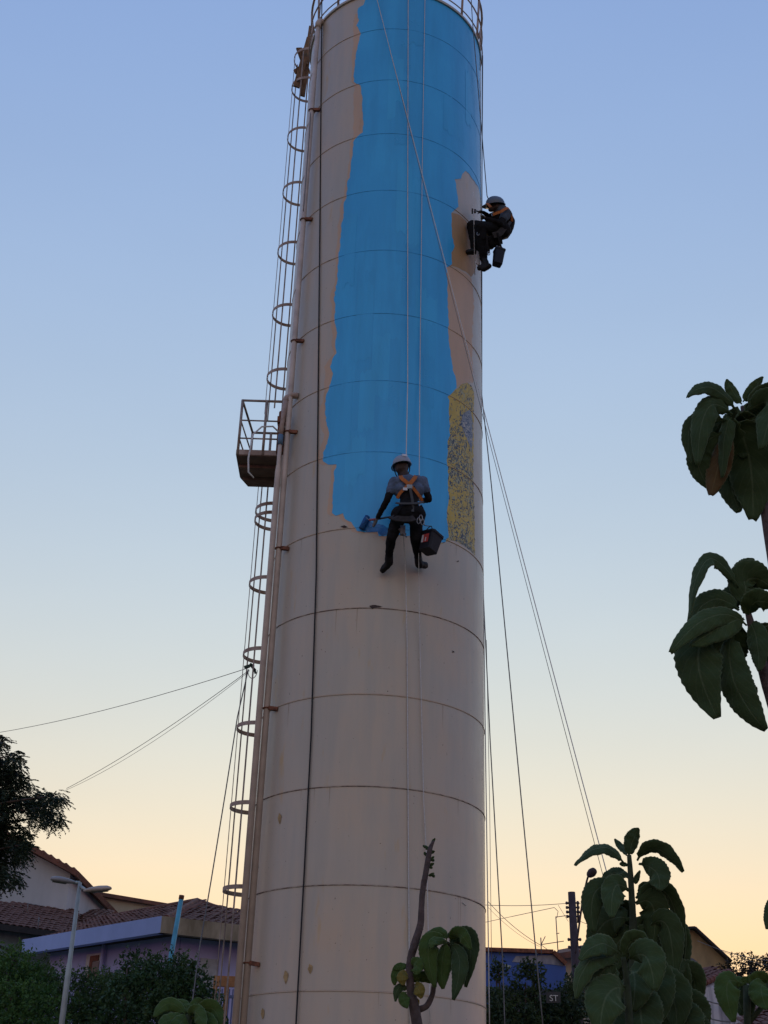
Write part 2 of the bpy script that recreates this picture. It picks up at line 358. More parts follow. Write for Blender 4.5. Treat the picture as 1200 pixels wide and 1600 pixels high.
# rust spots, a gash and scratches seen on the shell
M_OCHRE = mat('ochre_stain', (.40, .28, .13), .7, .2, 20)
def spot(pts, mt, off=.0065, name='rust_stain'):
    coat(to_pz(jag(pts, .5, 2)), off).build(name, mt, tower, True)
for cx, cy, w, h in ((437.5,1279,3,9),(447,1527,4,11),(485,1514,4,8),(411,1584,3,9)):
    spot([(cx - w, cy), (cx - w * .3, cy - h), (cx + w, cy - h * .5), (cx + w * .6, cy + h * .4), (cx - w * .1, cy + h)], M_OCHRE)
M_CHIP = mat('dark_chip', (.05, .035, .03), .8)
for pts in ([(577,947),(584,945.5),(598,948),(588,950),(581,951.5)], [(532,823),(538,821),(544,824),(537,825)], [(713,877),(716,876),(716.5,877.5),(714,878)], [(401,1353),(403,1350),(404,1356),(402,1358)], [(720,1410),(728,1415),(726,1415)], [(706,1016),(710,1019),(707,1020)]):
    spot(pts, M_CHIP, .0085, 'paint_chip')

M_GRIME = tower_paint('grime_run', (.36, .28, .20), (.31, .26, .20), (.30, .19, .09), rough=.55)
for k in range(22):
    ph = random.uniform(-1.3, 1.3); zs_ = random.choice(bounds[2:9]) - .007; ln = random.uniform(.10, .55); w_ = random.uniform(.0015, .005)
    if in_poly(blue_poly, ph, zs_ - .05): continue
    pl_ = [(ph - w_, zs_), (ph + w_, zs_)]; n_ = 6
    right_ = [(ph + w_ * (1 - i / n_) * random.uniform(.6, 1.1), zs_ - ln * i / n_) for i in range(1, n_ + 1)]; left_ = [(ph - w_ * (1 - i / n_) * random.uniform(.6, 1.1) - .0003, zs_ - ln * i / n_ + .0005) for i in range(n_, 0, -1)]
    coat(pl_ + right_ + left_, .0011 + .00002 * k).build('grime_run', M_GRIME, tower, True)

# ------------------------------------------------------------------ pipes on the shell
def az_phi(px, py, off):
    """angle on the circle of radius TR+off (near side, left) seen at this pixel"""
    p = cyl(px, py, off) - TC; return math.atan2(p.dot(rv), -p.dot(dv))
def top_of(px, py, phi, off):
    """height of the pixel on the vertical line at that angle"""
    q = tpt(phi, 0, off); d = ray(px, py); t = math.hypot(q.x, q.y) / math.hypot(d.x, d.y); return EYE + d.z * t
ph1 = az_phi(417.5, 1100, .10)
pipe = thing('water_pipe', 'beige riser pipe strapped to the left side of the water tower, full height', 'pipe', tpt(ph1, gz0, .10))
zt = top_of(488, 34, ph1, .10)
mb = MB(); mb.tube([tpt(ph1, gz0, .10), tpt(ph1, zt - .12, .10)], .042, 12); mb.build('pipe', M_PIPE, pipe, True)
mb = MB(); mb.tube([tpt(ph1, zt - .14, .10), tpt(ph1, zt - .03, .10), tpt(ph1, zt + .04, .075), tpt(ph1, zt + .06, .03), tpt(ph1, zt + .06, -.05)], .055, 12); mb.build('elbow', M_PIPE, pipe, True)
for yy in (172, 343, 533, 675, 857, 1107, 1505):
    xx = 417 + (487 - 417) * (1100 - yy) / 1066
    zb = top_of(xx, yy, ph1, .10); b = MB()
    b.tube([tpt(ph1, zb, .10) + Vector((math.cos(a) * .05, math.sin(a) * .05, 0)) for a in [2 * math.pi * k / 16 for k in range(16)]], .011, 6, closed=True)
    s = tpt(ph1 + .055, zb, .0); b.beam(tpt(ph1 + .02, zb, .09), tpt(ph1 + .075, zb - .02, .0), .05, .05)
    b.build('bracket', M_RUST, pipe)
ph2 = az_phi(408, 1130, .16)
pipe2 = thing('drain_pipe', 'grey beige drain pipe with valve beside the ladder platform', 'pipe', tpt(ph2, gz0, .20))
zt2 = top_of(430, 690, ph2, .20)
MB().tube([tpt(ph2, gz0, .20), tpt(ph2, zt2 - .5, .20), tpt(ph2, zt2 - .38, .20), tpt(ph2, zt2, .20)], [.042, .042, .03, .03], 12).build('pipe', M_PIPE, pipe2, True)
MB().tube([tpt(ph2, zt2 - .05, .20), tpt(ph2, zt2 + .12, .20)], .04, 12).build('taped_joint', mat('blue_tape', (.10, .19, .30), .6), pipe2, True)
MB().tube([tpt(ph2, zt2 + .1, .20), tpt(ph2, zt2 + .35, .19), tpt(ph2, zt2 + .75, .16)], [.036, .034, .045], 12).build('riser', M_STEEL, pipe2, True)
MB().tube([tpt(ph2, zt2 + .72, .16), tpt(ph2 - .01, zt2 + .8, .14), tpt(ph2 + .02, zt2 + .84, .08), tpt(ph2 + .05, zt2 + .84, .0)], .05, 12).build('elbow', M_STEEL, pipe2, True)
b = MB(); b.box(tpt(ph2 - .05, zt2 + .10, .16), (.10, .12, .46)); b.box(tpt(ph2 - .05, zt2 + .42, .16), (.13, .12, .10)); b.tube([tpt(ph2 - .04, zt2 + .47, .16), tpt(ph2 - .04, zt2 + .56, .16)], .06, 10)
b.build('valve', M_RUST, pipe2)
hp = [tpt(ph2, zt2 + .15, .22), tpt(ph2, zt2 + .22, .34), tpt(ph2 - .02, zt2 + .18, .50), tpt(ph2 - .03, zt2 + .02, .62), tpt(ph2 - .03, zt2 - .4, .66), tpt(ph2 - .03, zt2 - .62, .64), tpt(ph2 - .02, zt2 - .70, .56)]
MB().tube(hp, .013, 8).build('hose', M_WHITEROPE, pipe2, True)

# ------------------------------------------------------------------ ladder with safety cage
CAGE_R = .31
LAD_PHI = -(math.pi / 2 + R_(31))
cage_c0 = tpt(LAD_PHI, 0, .43)
# shift the angle so that the outer side of the cage stands where the photo shows it
def cage_left_az(phi):
    c = tpt(phi, 0, .43); return math.atan2(c.x, c.y) - math.asin(CAGE_R / math.hypot(c.x, c.y))
lo, hi = -math.pi * .99, -math.pi / 2
for _ in range(50):
    mid = (lo + hi) / 2
    if cage_left_az(mid) < -.1134: hi = mid
    else: lo = mid
LAD_PHI = (lo + hi) / 2
cc = tpt(LAD_PHI, 0, .43); lat = math.hypot(cc.x, cc.y)
outd = (cc - TC).normalized(); tan_d = Vector((-outd.y, outd.x, 0))
ladder = thing('caged_ladder', 'tall steel ladder with round safety cage up the left side of the tower', 'ladder', Vector((cc.x, cc.y, gz0)))
def cage_z(px, py):
    d = ray(px, py); return EYE + d.z * (lat / math.hypot(d.x, d.y))
hoops = [(346,1390),(358,1260),(369,1137),(379,1022),(390,912),(400,812),(400,798),(418,590),(427,490),(435,393),(442,300),(448,215),(454,137),(459,92)]
hz = [cage_z(*h) for h in hoops]
def cage_pt(a, z, r=CAGE_R):
    return Vector((cc.x, cc.y, z)) + (outd * math.cos(a) + tan_d * math.sin(a)) * r
for z in hz:
    mb = MB(); n = 40; A = [R_(-150) + R_(300) * k / n for k in range(n + 1)]
    for a0, a1 in zip(A, A[1:]):
        V = [cage_pt(a, z + dz, r) for a in (a0, a1) for dz, r in ((-.03, CAGE_R), (-.03, CAGE_R + .006), (.03, CAGE_R + .006), (.03, CAGE_R))]
        mb.add(V, [(0, 1, 5, 4), (1, 2, 6, 5), (2, 3, 7, 6), (3, 0, 4, 7)])
    mb.build('hoop', M_STEEL, ladder)
zlo, zpl0, zpl1, zhi = hz[0] - 1.6, hz[5] + .35, hz[7] - .05, hz[-1]
for a in (R_(-100), R_(-50), R_(0), R_(50), R_(100)):
    for z0_, z1_ in ((gz0 + .5, cage_z(404, 752)), (cage_z(418, 650), zhi + .05)):
        p0, p1 = cage_pt(a, z0_, CAGE_R - .008), cage_pt(a, z1_, CAGE_R - .008)
        MB().beam(p0, p1, .024, .007, up=(p0 - Vector((cc.x, cc.y, z0_)))).build('vertical_strap', M_DARKSTEEL, ladder)
lad_c = tpt(LAD_PHI, 0, .16)
for s in (-1, 1):
    q = Vector((lad_c.x, lad_c.y, 0)) + tan_d * s * .21
    MB().beam(q + Vector((0, 0, gz0)), q + Vector((0, 0, TOP_Z + .9)), .055, .03, up=tan_d).build('stile', M_STEEL, ladder)
rung_me = None
z = gz0 + .3
while z < TOP_Z + .5:
    if rung_me is None:
        o = MB().tube([Vector((lad_c.x, lad_c.y, z)) - tan_d * .2, Vector((lad_c.x, lad_c.y, z)) + tan_d * .2], .012, 6).build('rung', M_STEEL, ladder); rung_me = o.data; zr = z
    else:
        o = bpy.data.objects.new('rung', rung_me); COL.objects.link(o); o.parent = ladder; o.location = (0, 0, z - zr)
    z += .3
for z in [gz0 + 1 + 2.0 * k for k in range(9)]:
    for s in (-1, 1):
        q = Vector((lad_c.x, lad_c.y, z)) + tan_d * s * .21; MB().beam(q, q - outd * .19, .04, .012).build('standoff', M_STEEL, ladder)

# ------------------------------------------------------------------ rest platform
pz = at(370, 712, 16.9).z
pl = thing('rest_platform', 'small rusty steel rest platform with railing jutting from ladder cage', 'platform', at(400, 720, 17.2))
YN = 16.75
N0 = at(369, 711, YN); N1 = Vector((at(452, 716, YN).x, YN, N0.z)); pz = N0.z
DEP = 1.0
Fp = lambda x, y, z: Vector((x, y, z))
x0, x1 = N0.x, N1.x
corn = [Fp(x0 + .10, YN + DEP, pz), Fp(x0, YN + DEP * .72, pz), Fp(x0, YN, pz), Fp(x1, YN, pz), Fp(x1, YN + DEP, pz)]
MB().prism(corn, (0, 0, .012)).build('floor_plate', M_PLATE, pl)
b = MB()
for a, c in zip(corn, corn[1:] + corn[:1]): b.beam(a + Vector((0, 0, .055)), c + Vector((0, 0, .055)), .012, .085)
b.build('toe_board', M_STEEL, pl)
b = MB(); b.beam(Fp(x0 + .02, YN + .3, pz - .03), Fp(x1, YN + .3, pz - .03), .05, .05); b.beam(Fp(x0 + .05, YN + .7, pz - .03), Fp(x1, YN + .7, pz - .03), .05, .05); b.build('support_beam', M_PLATE, pl)
H = .98; xm = x0 + .40
posts = [(x0 + .02, YN), (x0 + .10, YN + DEP - .03), (xm, YN), (xm, YN + DEP - .03)]
for x, y in posts: MB().tube([(x, y, pz + .01), (x, y, pz + H)], .021, 8).build('railing_post', M_DARKSTEEL, pl, True)
for z, rr in ((H, .022), (.62, .014), (.30, .014)):
    MB().tube([(xm + .25, YN, pz + z), (x0 + .02, YN, pz + z), (x0 + .10, YN + DEP - .03, pz + z), (xm + .25, YN + DEP - .03, pz + z)], rr, 8).build('rail', M_DARKSTEEL, pl, True)

# planks wedged in the top of the cage
def plank(a, b, w, t, label):
    a, b = Vector(a), Vector(b); o = MB(); d = (b - a).normalized()
    o.beam(a, b, w, t, up=Vector((.3, -1, .2))); return tag(o.build('wooden_plank', M_WOOD, None, org=(a + b) / 2), label, 'plank', 'planks wedged in the top of the ladder cage')
Yc = cc.y
plank(at(467, 75, Yc - .10), at(480, 112, Yc + .05), .12, .035, 'short dark plank poking up and left out of the ladder cage top')
plank(at(463, 136, Yc - .22), at(484, 60, Yc - .12), .13, .035, 'longest brown plank leaning up against the tower pipe')
plank(at(472, 150, Yc - .05), at(487, 42, Yc - .0), .11, .035, 'plank nearest the shell with its pointed lower end hanging down')
plank(at(460, 113, Yc - .0), at(480, 98, Yc - .15), .10, .035, 'short plank lying crosswise behind the others in the cage')

# ------------------------------------------------------------------ ropes and wires
def rope(pts, r, mt, label, name='rope', cat='rope', sag=0.0, group=None, n=6):
    P = [Vector(p) for p in pts]; out = []
    if len(P) == 2 and sag: 
        for i in range(17):
            t = i / 16; q = P[0].lerp(P[1], t); q.z -= sag * 4 * t * (1 - t); out.append(q)
    else:
        for a, b in zip(P, P[1:]):
            for i in range(6): out.append(a.lerp(b, i / 6))
        out.append(P[-1])
    return tag(MB().tube(out, r, n).build(name, mt, None, True, org=P[-1]), label, cat, group)
rope([cyl(502, -60, .05), cyl(503, 0, .03), cyl(499, 420, .02), cyl(494, 900, .02), cyl(486, 1150, .02), cyl(476, 1350, .02), cyl(463, 1590, .03), cyl(455, 1760, .1)], .011, M_BLACKROPE, 'black rope hanging down the left part of the tower face')
rope([cyl(504, -20, .04), cyl(498, 40, .06), cyl(486, 165, .12), cyl(483, 215, .16), cyl(474, 330, .16)], .008, M_GREYROPE, 'thin grey rope slanting across the top of the riser pipe')
rope([cyl(638, -60, .03), cyl(637, 300, .03), cyl(637, 600, .06), cyl(634.5, 722, .30), cyl(632, 790, .62), cyl(630, 830, .50), cyl(632, 862, .35), cyl(634, 905, .12), cyl(636, 1000, .02), cyl(640, 1600, .02)], .0075, M_WHITEROPE, 'white working rope running through the descender of the centre worker')
rope([cyl(665, -60, .03), cyl(660, 240, .03), cyl(656, 600, .05), cyl(655, 745, .30), cyl(655.5, 800, .40), cyl(654, 845, .42), cyl(654.5, 905, .15), cyl(656, 1000, .03), cyl(662, 1250, .03), cyl(667, 1350, .03), cyl(672, 1600, .03)], .006, M_WHITEROPE, 'white safety rope behind the right shoulder of the centre worker')
dA, dB = cyl(574, -60, .08), at(1017, 1620, 14.9)
rope([dA, dB], .0062, M_WHITEROPE, 'long pale rope slanting from tower top down to the lower right', sag=.12)
rope([dA + Vector((.01, 0, -.01)), at(1009, 1620, 15.0)], .004, M_GREYROPE, 'thin line running close beside the long slanting pale rope', sag=.16)
YB_ = cyl(733, 393, .05).y
rope([cyl(733, -60, .10), cyl(738, 30, .06), at(761, 306, TC.y - .35), at(772, 332, YB_ - .1)], .0085, M_GREYROPE, 'dark rope from the top rail to the worker at the tower edge')
rope([cyl(739, 300, .25), cyl(740.5, 345, .30), cyl(742, 430, .06)], .007, M_WHITEROPE, 'short white rope in front of the worker at the tower edge')
eA = tpt(1.47, TOP_Z + .05, .06)
rope([eA, at(751, 600, TC.y - .2), at(768, 760, TC.y - .3), at(806, 1160, TC.y - .6), at(849, 1610, TC.y - .9)], .0085, M_GREYROPE, 'grey rope dropping from tower edge, second from the right')
rope([tpt(1.52, TOP_Z + .05, .05), at(752.5, 870, TC.y), at(766, 1160, TC.y - .1), at(785, 1495, TC.y - .3), at(789, 1610, TC.y - .3)], .0085, M_GREYROPE, 'grey rope dropping from tower edge, between two others')
rope([tpt(1.50, TOP_Z + .05, .02), at(751.8, 620, TC.y - .1), at(755, 900, TC.y - .1), at(759, 1200, TC.y - .1), at(765, 1610, TC.y - .1)], .008, M_WHITEROPE, 'pale rope hanging closest along the right edge of the tower')
rope([at(760, 1000, TC.y - .25), at(765, 1250, TC.y - .25), at(768, 1500, TC.y - .28)], .004, M_GREYROPE, 'thin loose line beside the right tower edge')
clamp_p = at(390, 1043, cc.y - .15)
rope([clamp_p, at(0 - 150, 1160, 30)], .005, M_WIRE, 'single wire running left from the cage, upper of two', 'cable', 'cable', sag=.25)
rope([clamp_p + Vector((0, 0, -.04)), at(104, 1232, 26)], .005, M_WIRE, 'wire descending left from the cage to the tree, front of a pair', 'cable', 'cable', sag=.10)
rope([clamp_p + Vector((0, 0, -.06)), at(100, 1236, 26.2)], .0035, M_WIRE, 'wire descending left from the cage to the tree, rear of a pair', 'cable', 'cable', sag=.16)
rope([at(388, 1046, cc.y - .1), at(371, 1120, cc.y - .3), at(352, 1240, cc.y - .6), at(330, 1375, cc.y - 1.0), at(312, 1480, cc.y - 1.3), at(296, 1600, cc.y - 1.6)], .009, M_GREYROPE, 'dark rope drooping from the cage past the tiled roof')
an = thing('cable_clamp', 'dark green cable clamp with wire loop tied to the cage', 'clamp', clamp_p)
M_CLAMP = mat('dark_green_plastic', (.015, .05, .035), .5)
b = MB()
for a, c in (((-.11, 0, .0), (.03, 0, .05)), ((.02, 0, .05), (.12, 0, -.06)), ((.0, -.02, .07), (.08, .02, .02)), ((.10, 0, -.04), (.13, 0, -.12))): b.beam(clamp_p + Vector(a) * .75, clamp_p + Vector(c) * .75, .035, .035)
b.build('clamp_body', M_CLAMP, an)
MB().tube([clamp_p + Vector((.05 + .07 * math.cos(t), 0, -.04 + .13 * math.sin(t))) for t in [math.pi + math.pi * k / 12 for k in range(13)]], .006, 6).build('wire_loop', M_WIRE, an, True)

# ------------------------------------------------------------------ people
def capsule_mesh(segs):
    """bmesh of overlapping tapered capsules: (p0, r0, p1, r1)"""
    bm = bmesh.new()
    for p0, r0, p1, r1 in segs:
        p0, p1 = Vector(p0), Vector(p1); d = p1 - p0; L = max(d.length, 1e-4); q = d.to_track_quat('Z', 'Y')
        n, rings = 14, []
        prof = []
        for k in range(1, 5): a = -math.pi / 2 + math.pi / 2 * k / 4; prof.append((r0 * math.cos(a), r0 * math.sin(a)))
        for k in range(0, 4): a = math.pi / 2 * k / 4; prof.append((r1 * math.cos(a), L + r1 * math.sin(a)))
        rows = []
        for rr, z in prof:
            rows.append([bm.verts.new(p0 + q @ Vector((rr * math.cos(2 * math.pi * i / n), rr * math.sin(2 * math.pi * i / n), z))) for i in range(n)])
        for A, B in zip(rows, rows[1:]):
            for i in range(n): bm.faces.new((A[i], A[(i + 1) % n], B[(i + 1) % n], B[i]))
        bm.faces.new(rows[0][::-1]); bm.faces.new(rows[-1])
    return bm
def person_body(root, segs, mats, voxel=.010, smooth=6):
    """one continuous figure: the union of its limbs, remeshed and smoothed; segs carry a material index as 5th item"""
    bm = capsule_mesh([s[:4] for s in segs]); me = bpy.data.meshes.new('tmp'); o0 = root.location
    bmesh.ops.translate(bm, verts=bm.verts, vec=-o0); bm.to_mesh(me); bm.free()
    ob = bpy.data.objects.new('tmp', me); COL.objects.link(ob)
    r = ob.modifiers.new('r', 'REMESH'); r.mode = 'VOXEL'; r.voxel_size = voxel
    s = ob.modifiers.new('s', 'SMOOTH'); s.iterations = smooth; s.factor = .5
    dg = bpy.context.evaluated_depsgraph_get(); new = bpy.data.meshes.new_from_object(ob.evaluated_get(dg))
    bpy.data.objects.remove(ob); new.name = 'body'
    new.materials.clear()
    nrm = [v.normal.copy() for v in new.vertices]
    for v, nn in zip(new.vertices, nrm):
        q = v.co + o0; v.co += nn * (mnoise.noise(q * 13) * .008 + mnoise.noise(Vector((q.x * 22, q.y * 22, q.z * 40))) * .005)
    for mm in mats: new.materials.append(mm)
    n = len(new.vertices); V = np.empty(n * 3); new.vertices.foreach_get('co', V); V = V.reshape(-1, 3) + np.array(o0)
    best = np.full(n, 1e9); lab = np.zeros(n, int)
    for p0, r0, p1, r1, mi in segs:
        a, b = np.array(p0), np.array(p1); d = b - a; t = np.clip(((V - a) @ d) / max(d @ d, 1e-9), 0, 1)
        dist = np.linalg.norm(V - (a + t[:, None] * d), axis=1) - (r0 + (r1 - r0) * t)
        k = dist < best; best[k] = dist[k]; lab[k] = mi
    mi = [int(lab[p.vertices[0]]) for p in new.polygons]
    new.polygons.foreach_set('material_index', mi); new.polygons.foreach_set('use_smooth', [True] * len(mi)); new.update()
    body = bpy.data.objects.new('body', new); COL.objects.link(body); body.parent = root
    return body
def fabric(name, col, bump=.5):
    return mat(name, col, .9, .18, 9, bump, 16, spec=.12)
M_SHIRT = fabric('grey_blue_tshirt', (.10, .135, .20)); M_SLEEVE = fabric('black_sleeve', (.012, .011, .011)); M_PANTS = fabric('black_trousers', (.011, .0115, .013))
M_BOOT = mat('black_boot', (.007, .007, .008), .6, .2, 20, .2, spec=.25); M_SKIN = mat('dark_skin', (.032, .016, .011), .6, .1, 30)
M_GLOVE = mat('grey_glove', (.13, .12, .11), .85, .2, 30, .2); M_HELMET = mat('pale_helmet', (.27, .30, .36), .35, .06, 4)
M_ORANGE = mat('orange_webbing', (.40, .12, .02), .8, .15, 40, .2); M_WEB = mat('grey_webbing', (.05, .053, .055), .8, .1, 40, .2)
M_METAL = mat('steel_hardware', (.22, .22, .23), .35, .1, 10, metal=.9); M_BLACKPL = mat('navy_black_plastic', (.007, .008, .016), .55, .2, 6, spec=.25)
M_RED = mat('red_label', (.42, .045, .04), .5); M_WHITEPL = mat('white_label', (.60, .60, .62), .5); M_ROLLER = mat('blue_soaked_roller', (.012, .10, .30), .8, .3, 40, .5)
def ribbon(pts, w, t, nrm):
    """flat strap along points; nrm(p) points away from the body"""
    pts = [Vector(p) for p in pts]; V = []
    for i, p in enumerate(pts):
        d = (pts[min(i + 1, len(pts) - 1)] - pts[max(i - 1, 0)]).normalized(); n = nrm(p); s = d.cross(n).normalized()
        V += [p - s * w / 2, p + s * w / 2, p + s * w / 2 + n * t, p - s * w / 2 + n * t]
    F = []
    for i in range(len(pts) - 1):
        a, b = 4 * i, 4 * i + 4; F += [(a + k, a + (k + 1) % 4, b + (k + 1) % 4, b + k) for k in range(4)]
    m_ = len(pts) * 4 - 4; F += [(3, 2, 1, 0), (m_, m_ + 1, m_ + 2, m_ + 3)]
    return MB().add(V, F)
def densify(pts, n=6):
    P = [Vector(p) for p in pts]; out = []
    for i in range(len(P) - 1):
        a, b, c, d = P[max(i - 1, 0)], P[i], P[i + 1], P[min(i + 2, len(P) - 1)]
        for k in range(n):
            t = k / n; out.append(.5 * ((2 * b) + (c - a) * t + (2 * a - 5 * b + 4 * c - d) * t * t + (3 * b - a - 3 * c + d) * t ** 3))
    return out + [P[-1]]
def hand_segs(wrist, palm_end, side, curl, mi, sc_=1.0):
    """palm, four unequal bent fingers and a thumb leaving the side of the palm"""
    w, e = Vector(wrist), Vector(palm_end); d = (e - w).normalized(); side = (Vector(side) - d * Vector(side).dot(d)).normalized(); curl = Vector(curl).normalized()
    S = []
    for k, (o, L) in enumerate(((-.030, .066), (-.010, .078), (.011, .074), (.030, .056))):
        b0 = w + side * o * .6 * sc_; b1 = e + side * o * sc_
        S.append((b0, .015 * sc_, b1, .013 * sc_, mi))
        k1 = b1 + (d * .6 + curl * .8).normalized() * L * .5 * sc_; k2 = k1 + (curl * .9 - d * .35).normalized() * L * .5 * sc_
        S += [(b1, .0105 * sc_, k1, .0095 * sc_, mi), (k1, .0095 * sc_, k2, .008 * sc_, mi)]
    t0 = w + d * .03 * sc_ - side * .028 * sc_; t1 = t0 + (d * .5 - side * .6 + curl * .3).normalized() * .045 * sc_; t2 = t1 + (d * .5 + curl * .8).normalized() * .032 * sc_
    S += [(t0, .014 * sc_, t1, .0115 * sc_, mi), (t1, .011 * sc_, t2, .009 * sc_, mi)]
    return S
def helmet(root, c, r, up, front, mt):
    """shell with brim, ridge and lining band; c centre of head"""
    up = Vector(up).normalized(); front = (Vector(front) - up * Vector(front).dot(up)).normalized(); rt = front.cross(up).normalized()
    mb = MB(); n = 28; rows = []
    prof = [(1.00, -.02), (1.0, .12), (.97, .32), (.88, .55), (.70, .76), (.42, .92), (.14, .985)]
    V = []
    for rr, h in prof:
        for k in range(n):
            a = 2 * math.pi * k / n; el = 1.0 + .14 * abs(math.cos(a)); V.append(c + front * math.cos(a) * rr * r * el + rt * math.sin(a) * rr * r * .98 + up * h * r * 1.08)
    for j in range(len(prof) - 1):
        for k in range(n): rows.append((j * n + k, j * n + (k + 1) % n, (j + 1) * n + (k + 1) % n, (j + 1) * n + k))
    rows.append([(len(prof) - 1) * n + k for k in range(n)]); mb.add(V, rows)
    h = mb.build('helmet', mt, root, True)
    b = MB(); V = []
    for k in range(n):
        a = 2 * math.pi * k / n; ca = math.cos(a); out = 1.03 + (.34 * max(ca, 0) ** 2) + .05
        el = 1.0 + .14 * abs(ca)
        base = c + up * (-.03 * r)
        V += [base + (front * ca * el + rt * math.sin(a) * .98) * r * .97, base + (front * ca * el + rt * math.sin(a) * .98) * r * out - up * (.10 * r * max(ca, 0)), base + (front * ca * el + rt * math.sin(a) * .98) * r * out - up * (.10 * r * max(ca, 0) - .05 * r), base + (front * ca * el + rt * math.sin(a) * .98) * r * .99 + up * .06 * r]
    b.add(V, [(4 * k + i, 4 * ((k + 1) % n) + i, 4 * ((k + 1) % n) + i + 1, 4 * k + i + 1) for k in range(n) for i in range(3)])
    b.build('brim', mt, h, True)
    rg = MB(); rg.tube([c + (front * math.cos(a) * 1.12 + up * math.sin(a) * 1.08) * r * 1.0 for a in [math.pi * .12 + math.pi * .76 * k / 12 for k in range(13)]], .012, 6); rg.build('ridge', mt, h, True)
    return h, up, front, rt
def bucket(root_loc, top_c, bot_c, w_top, w_bot, fr, label, handle_pts=None, lab=True):
    """square-section paint bucket: tapered body, rim, bail handle, printed label"""
    t = thing('paint_bucket', label, 'bucket', root_loc); top_c, bot_c = Vector(top_c), Vector(bot_c); ax = (top_c - bot_c).normalized()
    s = (Vector(fr) - ax * Vector(fr).dot(ax)).normalized(); q = ax.cross(s).normalized(); n = 4
    def sq(c, w, bev=.22):
        P = []
        for i, j in ((1, 1), (-1, 1), (-1, -1), (1, -1)):
            a = c + s * i * w / 2 + q * j * w / 2
            if i * j > 0: P += [a - s * i * w * bev / 2, a - q * j * w * bev / 2] if False else [a - q * j * w * bev / 2, a - s * i * w * bev / 2]
            else: P += [a - s * i * w * bev / 2, a - q * j * w * bev / 2]
        return P
    A, B, C_ = sq(bot_c, w_bot), sq(top_c, w_top), sq(top_c, w_top * .93); D_ = sq(bot_c + ax * .01, w_bot * .93)
    mb = MB(); k = 8; V = A + B + C_ + D_
    F = [list(range(k))[::-1]]
    for r in range(3): F += [(r * k + i, r * k + (i + 1) % k, (r + 1) * k + (i + 1) % k, (r + 1) * k + i) for i in range(k)]
    F.append([3 * k + i for i in range(k)]); mb.add(V, F); mb.build('body', M_BLACKPL, t)
    R1, R2 = sq(top_c - ax * .03, w_top * 1.05), sq(top_c, w_top * 1.07)
    mb = MB(); mb.add(R1 + R2, [(i, (i + 1) % k, k + (i + 1) % k, k + i) for i in range(k)] + [list(range(k))[::-1]]); mb.build('rim', M_BLACKPL, t)
    if handle_pts: MB().tube(densify(handle_pts, 5), .007, 6).build('handle', M_BLACKPL, t, True)
    if lab:
        n_ = s; c = bot_c.lerp(top_c, .52) + n_ * (w_top + w_bot) / 4 * 1.012
        def patch(u0_, u1_, v0_, v1_, mt, off):
            L = (top_c - bot_c).length; sl = ax + n_ * ((w_top - w_bot) / 2 / L)
            P = [c + q * u * w_bot + sl * v * L + n_ * off for u, v in ((u0_, v0_), (u1_, v0_), (u1_, v1_), (u0_, v1_))]
            return MB().prism(P, n_ * .003).build('label', mt, t)
        patch(-.30, .30, -.20, .24, M_RED, .004); patch(-.30, -.14, -.20, .20, M_WHITEPL, .0075); patch(.02, .10, -.16, .05, M_WHITEPL, .0075)
    return t

# --- worker in the middle of the tower, seen from behind
J = lambda X, Y, o: cyl(540 + X / 5.4545, 680 + Y / 5.4545, o)
wa = thing('person', 'worker in grey T-shirt, orange harness and pale helmet rolling blue paint mid tower', 'person', J(520, 1100, .1))
pel = J(535, 660, .56); wst = J(540, 585, .53); che = J(540, 460, .47); nek = J(512, 352, .44); hed = J(478, 292, .42)
shl, shr = J(415, 398, .45), J(655, 392, .45)
ell, hnl = J(352, 555, .46), J(275, 700, .30); elr, hnr = J(712, 545, .44), J(655, 560, .20)
hpl, hpr = J(462, 680, .56), J(606, 680, .56); knl, knr = J(392, 868, .50), J(596, 880, .50); anl, anr = J(368, 1030, .22), J(618, 1040, .20)
S = [(pel, .15, wst, .125, 3), (hpl, .125, pel, .14, 3), (hpr, .125, pel, .14, 3), (wst, .125, che, .125, 2), (J(480, 470, .47), .12, J(595, 470, .47), .12, 0),
     (J(465, 412, .46), .105, J(610, 405, .46), .105, 0), (che, .13, J(535, 400, .46), .11, 0), (J(535, 390, .46), .085, nek, .06, 1), (nek, .06, hed, .07, 1),
     (hed + Vector((0, 0, .01)), .088, hed + Vector((0, 0, .07)), .092, 1), (hed + Vector((0, .04, -.02)), .062, hed + Vector((0, .07, -.05)), .05, 1),
     (shl, .076, shl.lerp(ell, .52), .066, 0), (shl.lerp(ell, .45), .054, ell, .047, 2), (ell, .047, hnl, .034, 2),
     (shr, .076, shr.lerp(elr, .52), .066, 0), (shr.lerp(elr, .45), .054, elr, .047, 2), (elr, .047, hnr, .034, 2),
     (hpl, .105, knl, .074, 3), (knl, .072, anl, .052, 3), (hpr, .105, knr, .074, 3), (knr, .072, anr, .052, 3)]
S += hand_segs(hnl, J(258, 722, .24), Vector((0, .3, 1)), Vector((-.4, .6, -.6)), 5, 1.2)
S += hand_segs(hnr, J(640, 540, .14), Vector((1, 0, .2)), Vector((0, .6, .6)), 5)
for an_, toe, heel in ((anl, J(318, 1148, .10), J(372, 1085, .17)), (anr, J(678, 1108, .10), J(626, 1098, .17))):
    S += [(an_, .055, heel, .058, 4), (heel, .052, toe, .047, 4), (heel.lerp(toe, .5), .052, toe, .048, 4)]
person_body(wa, S, [M_SHIRT, M_SKIN, M_SLEEVE, M_PANTS, M_BOOT, M_GLOVE])
h, up, fr, rt = helmet(wa, hed + Vector((0, 0, .07)), .128, Vector((-.10, -.10, 1)), Vector((-.35, 1, -.1)), M_HELMET)
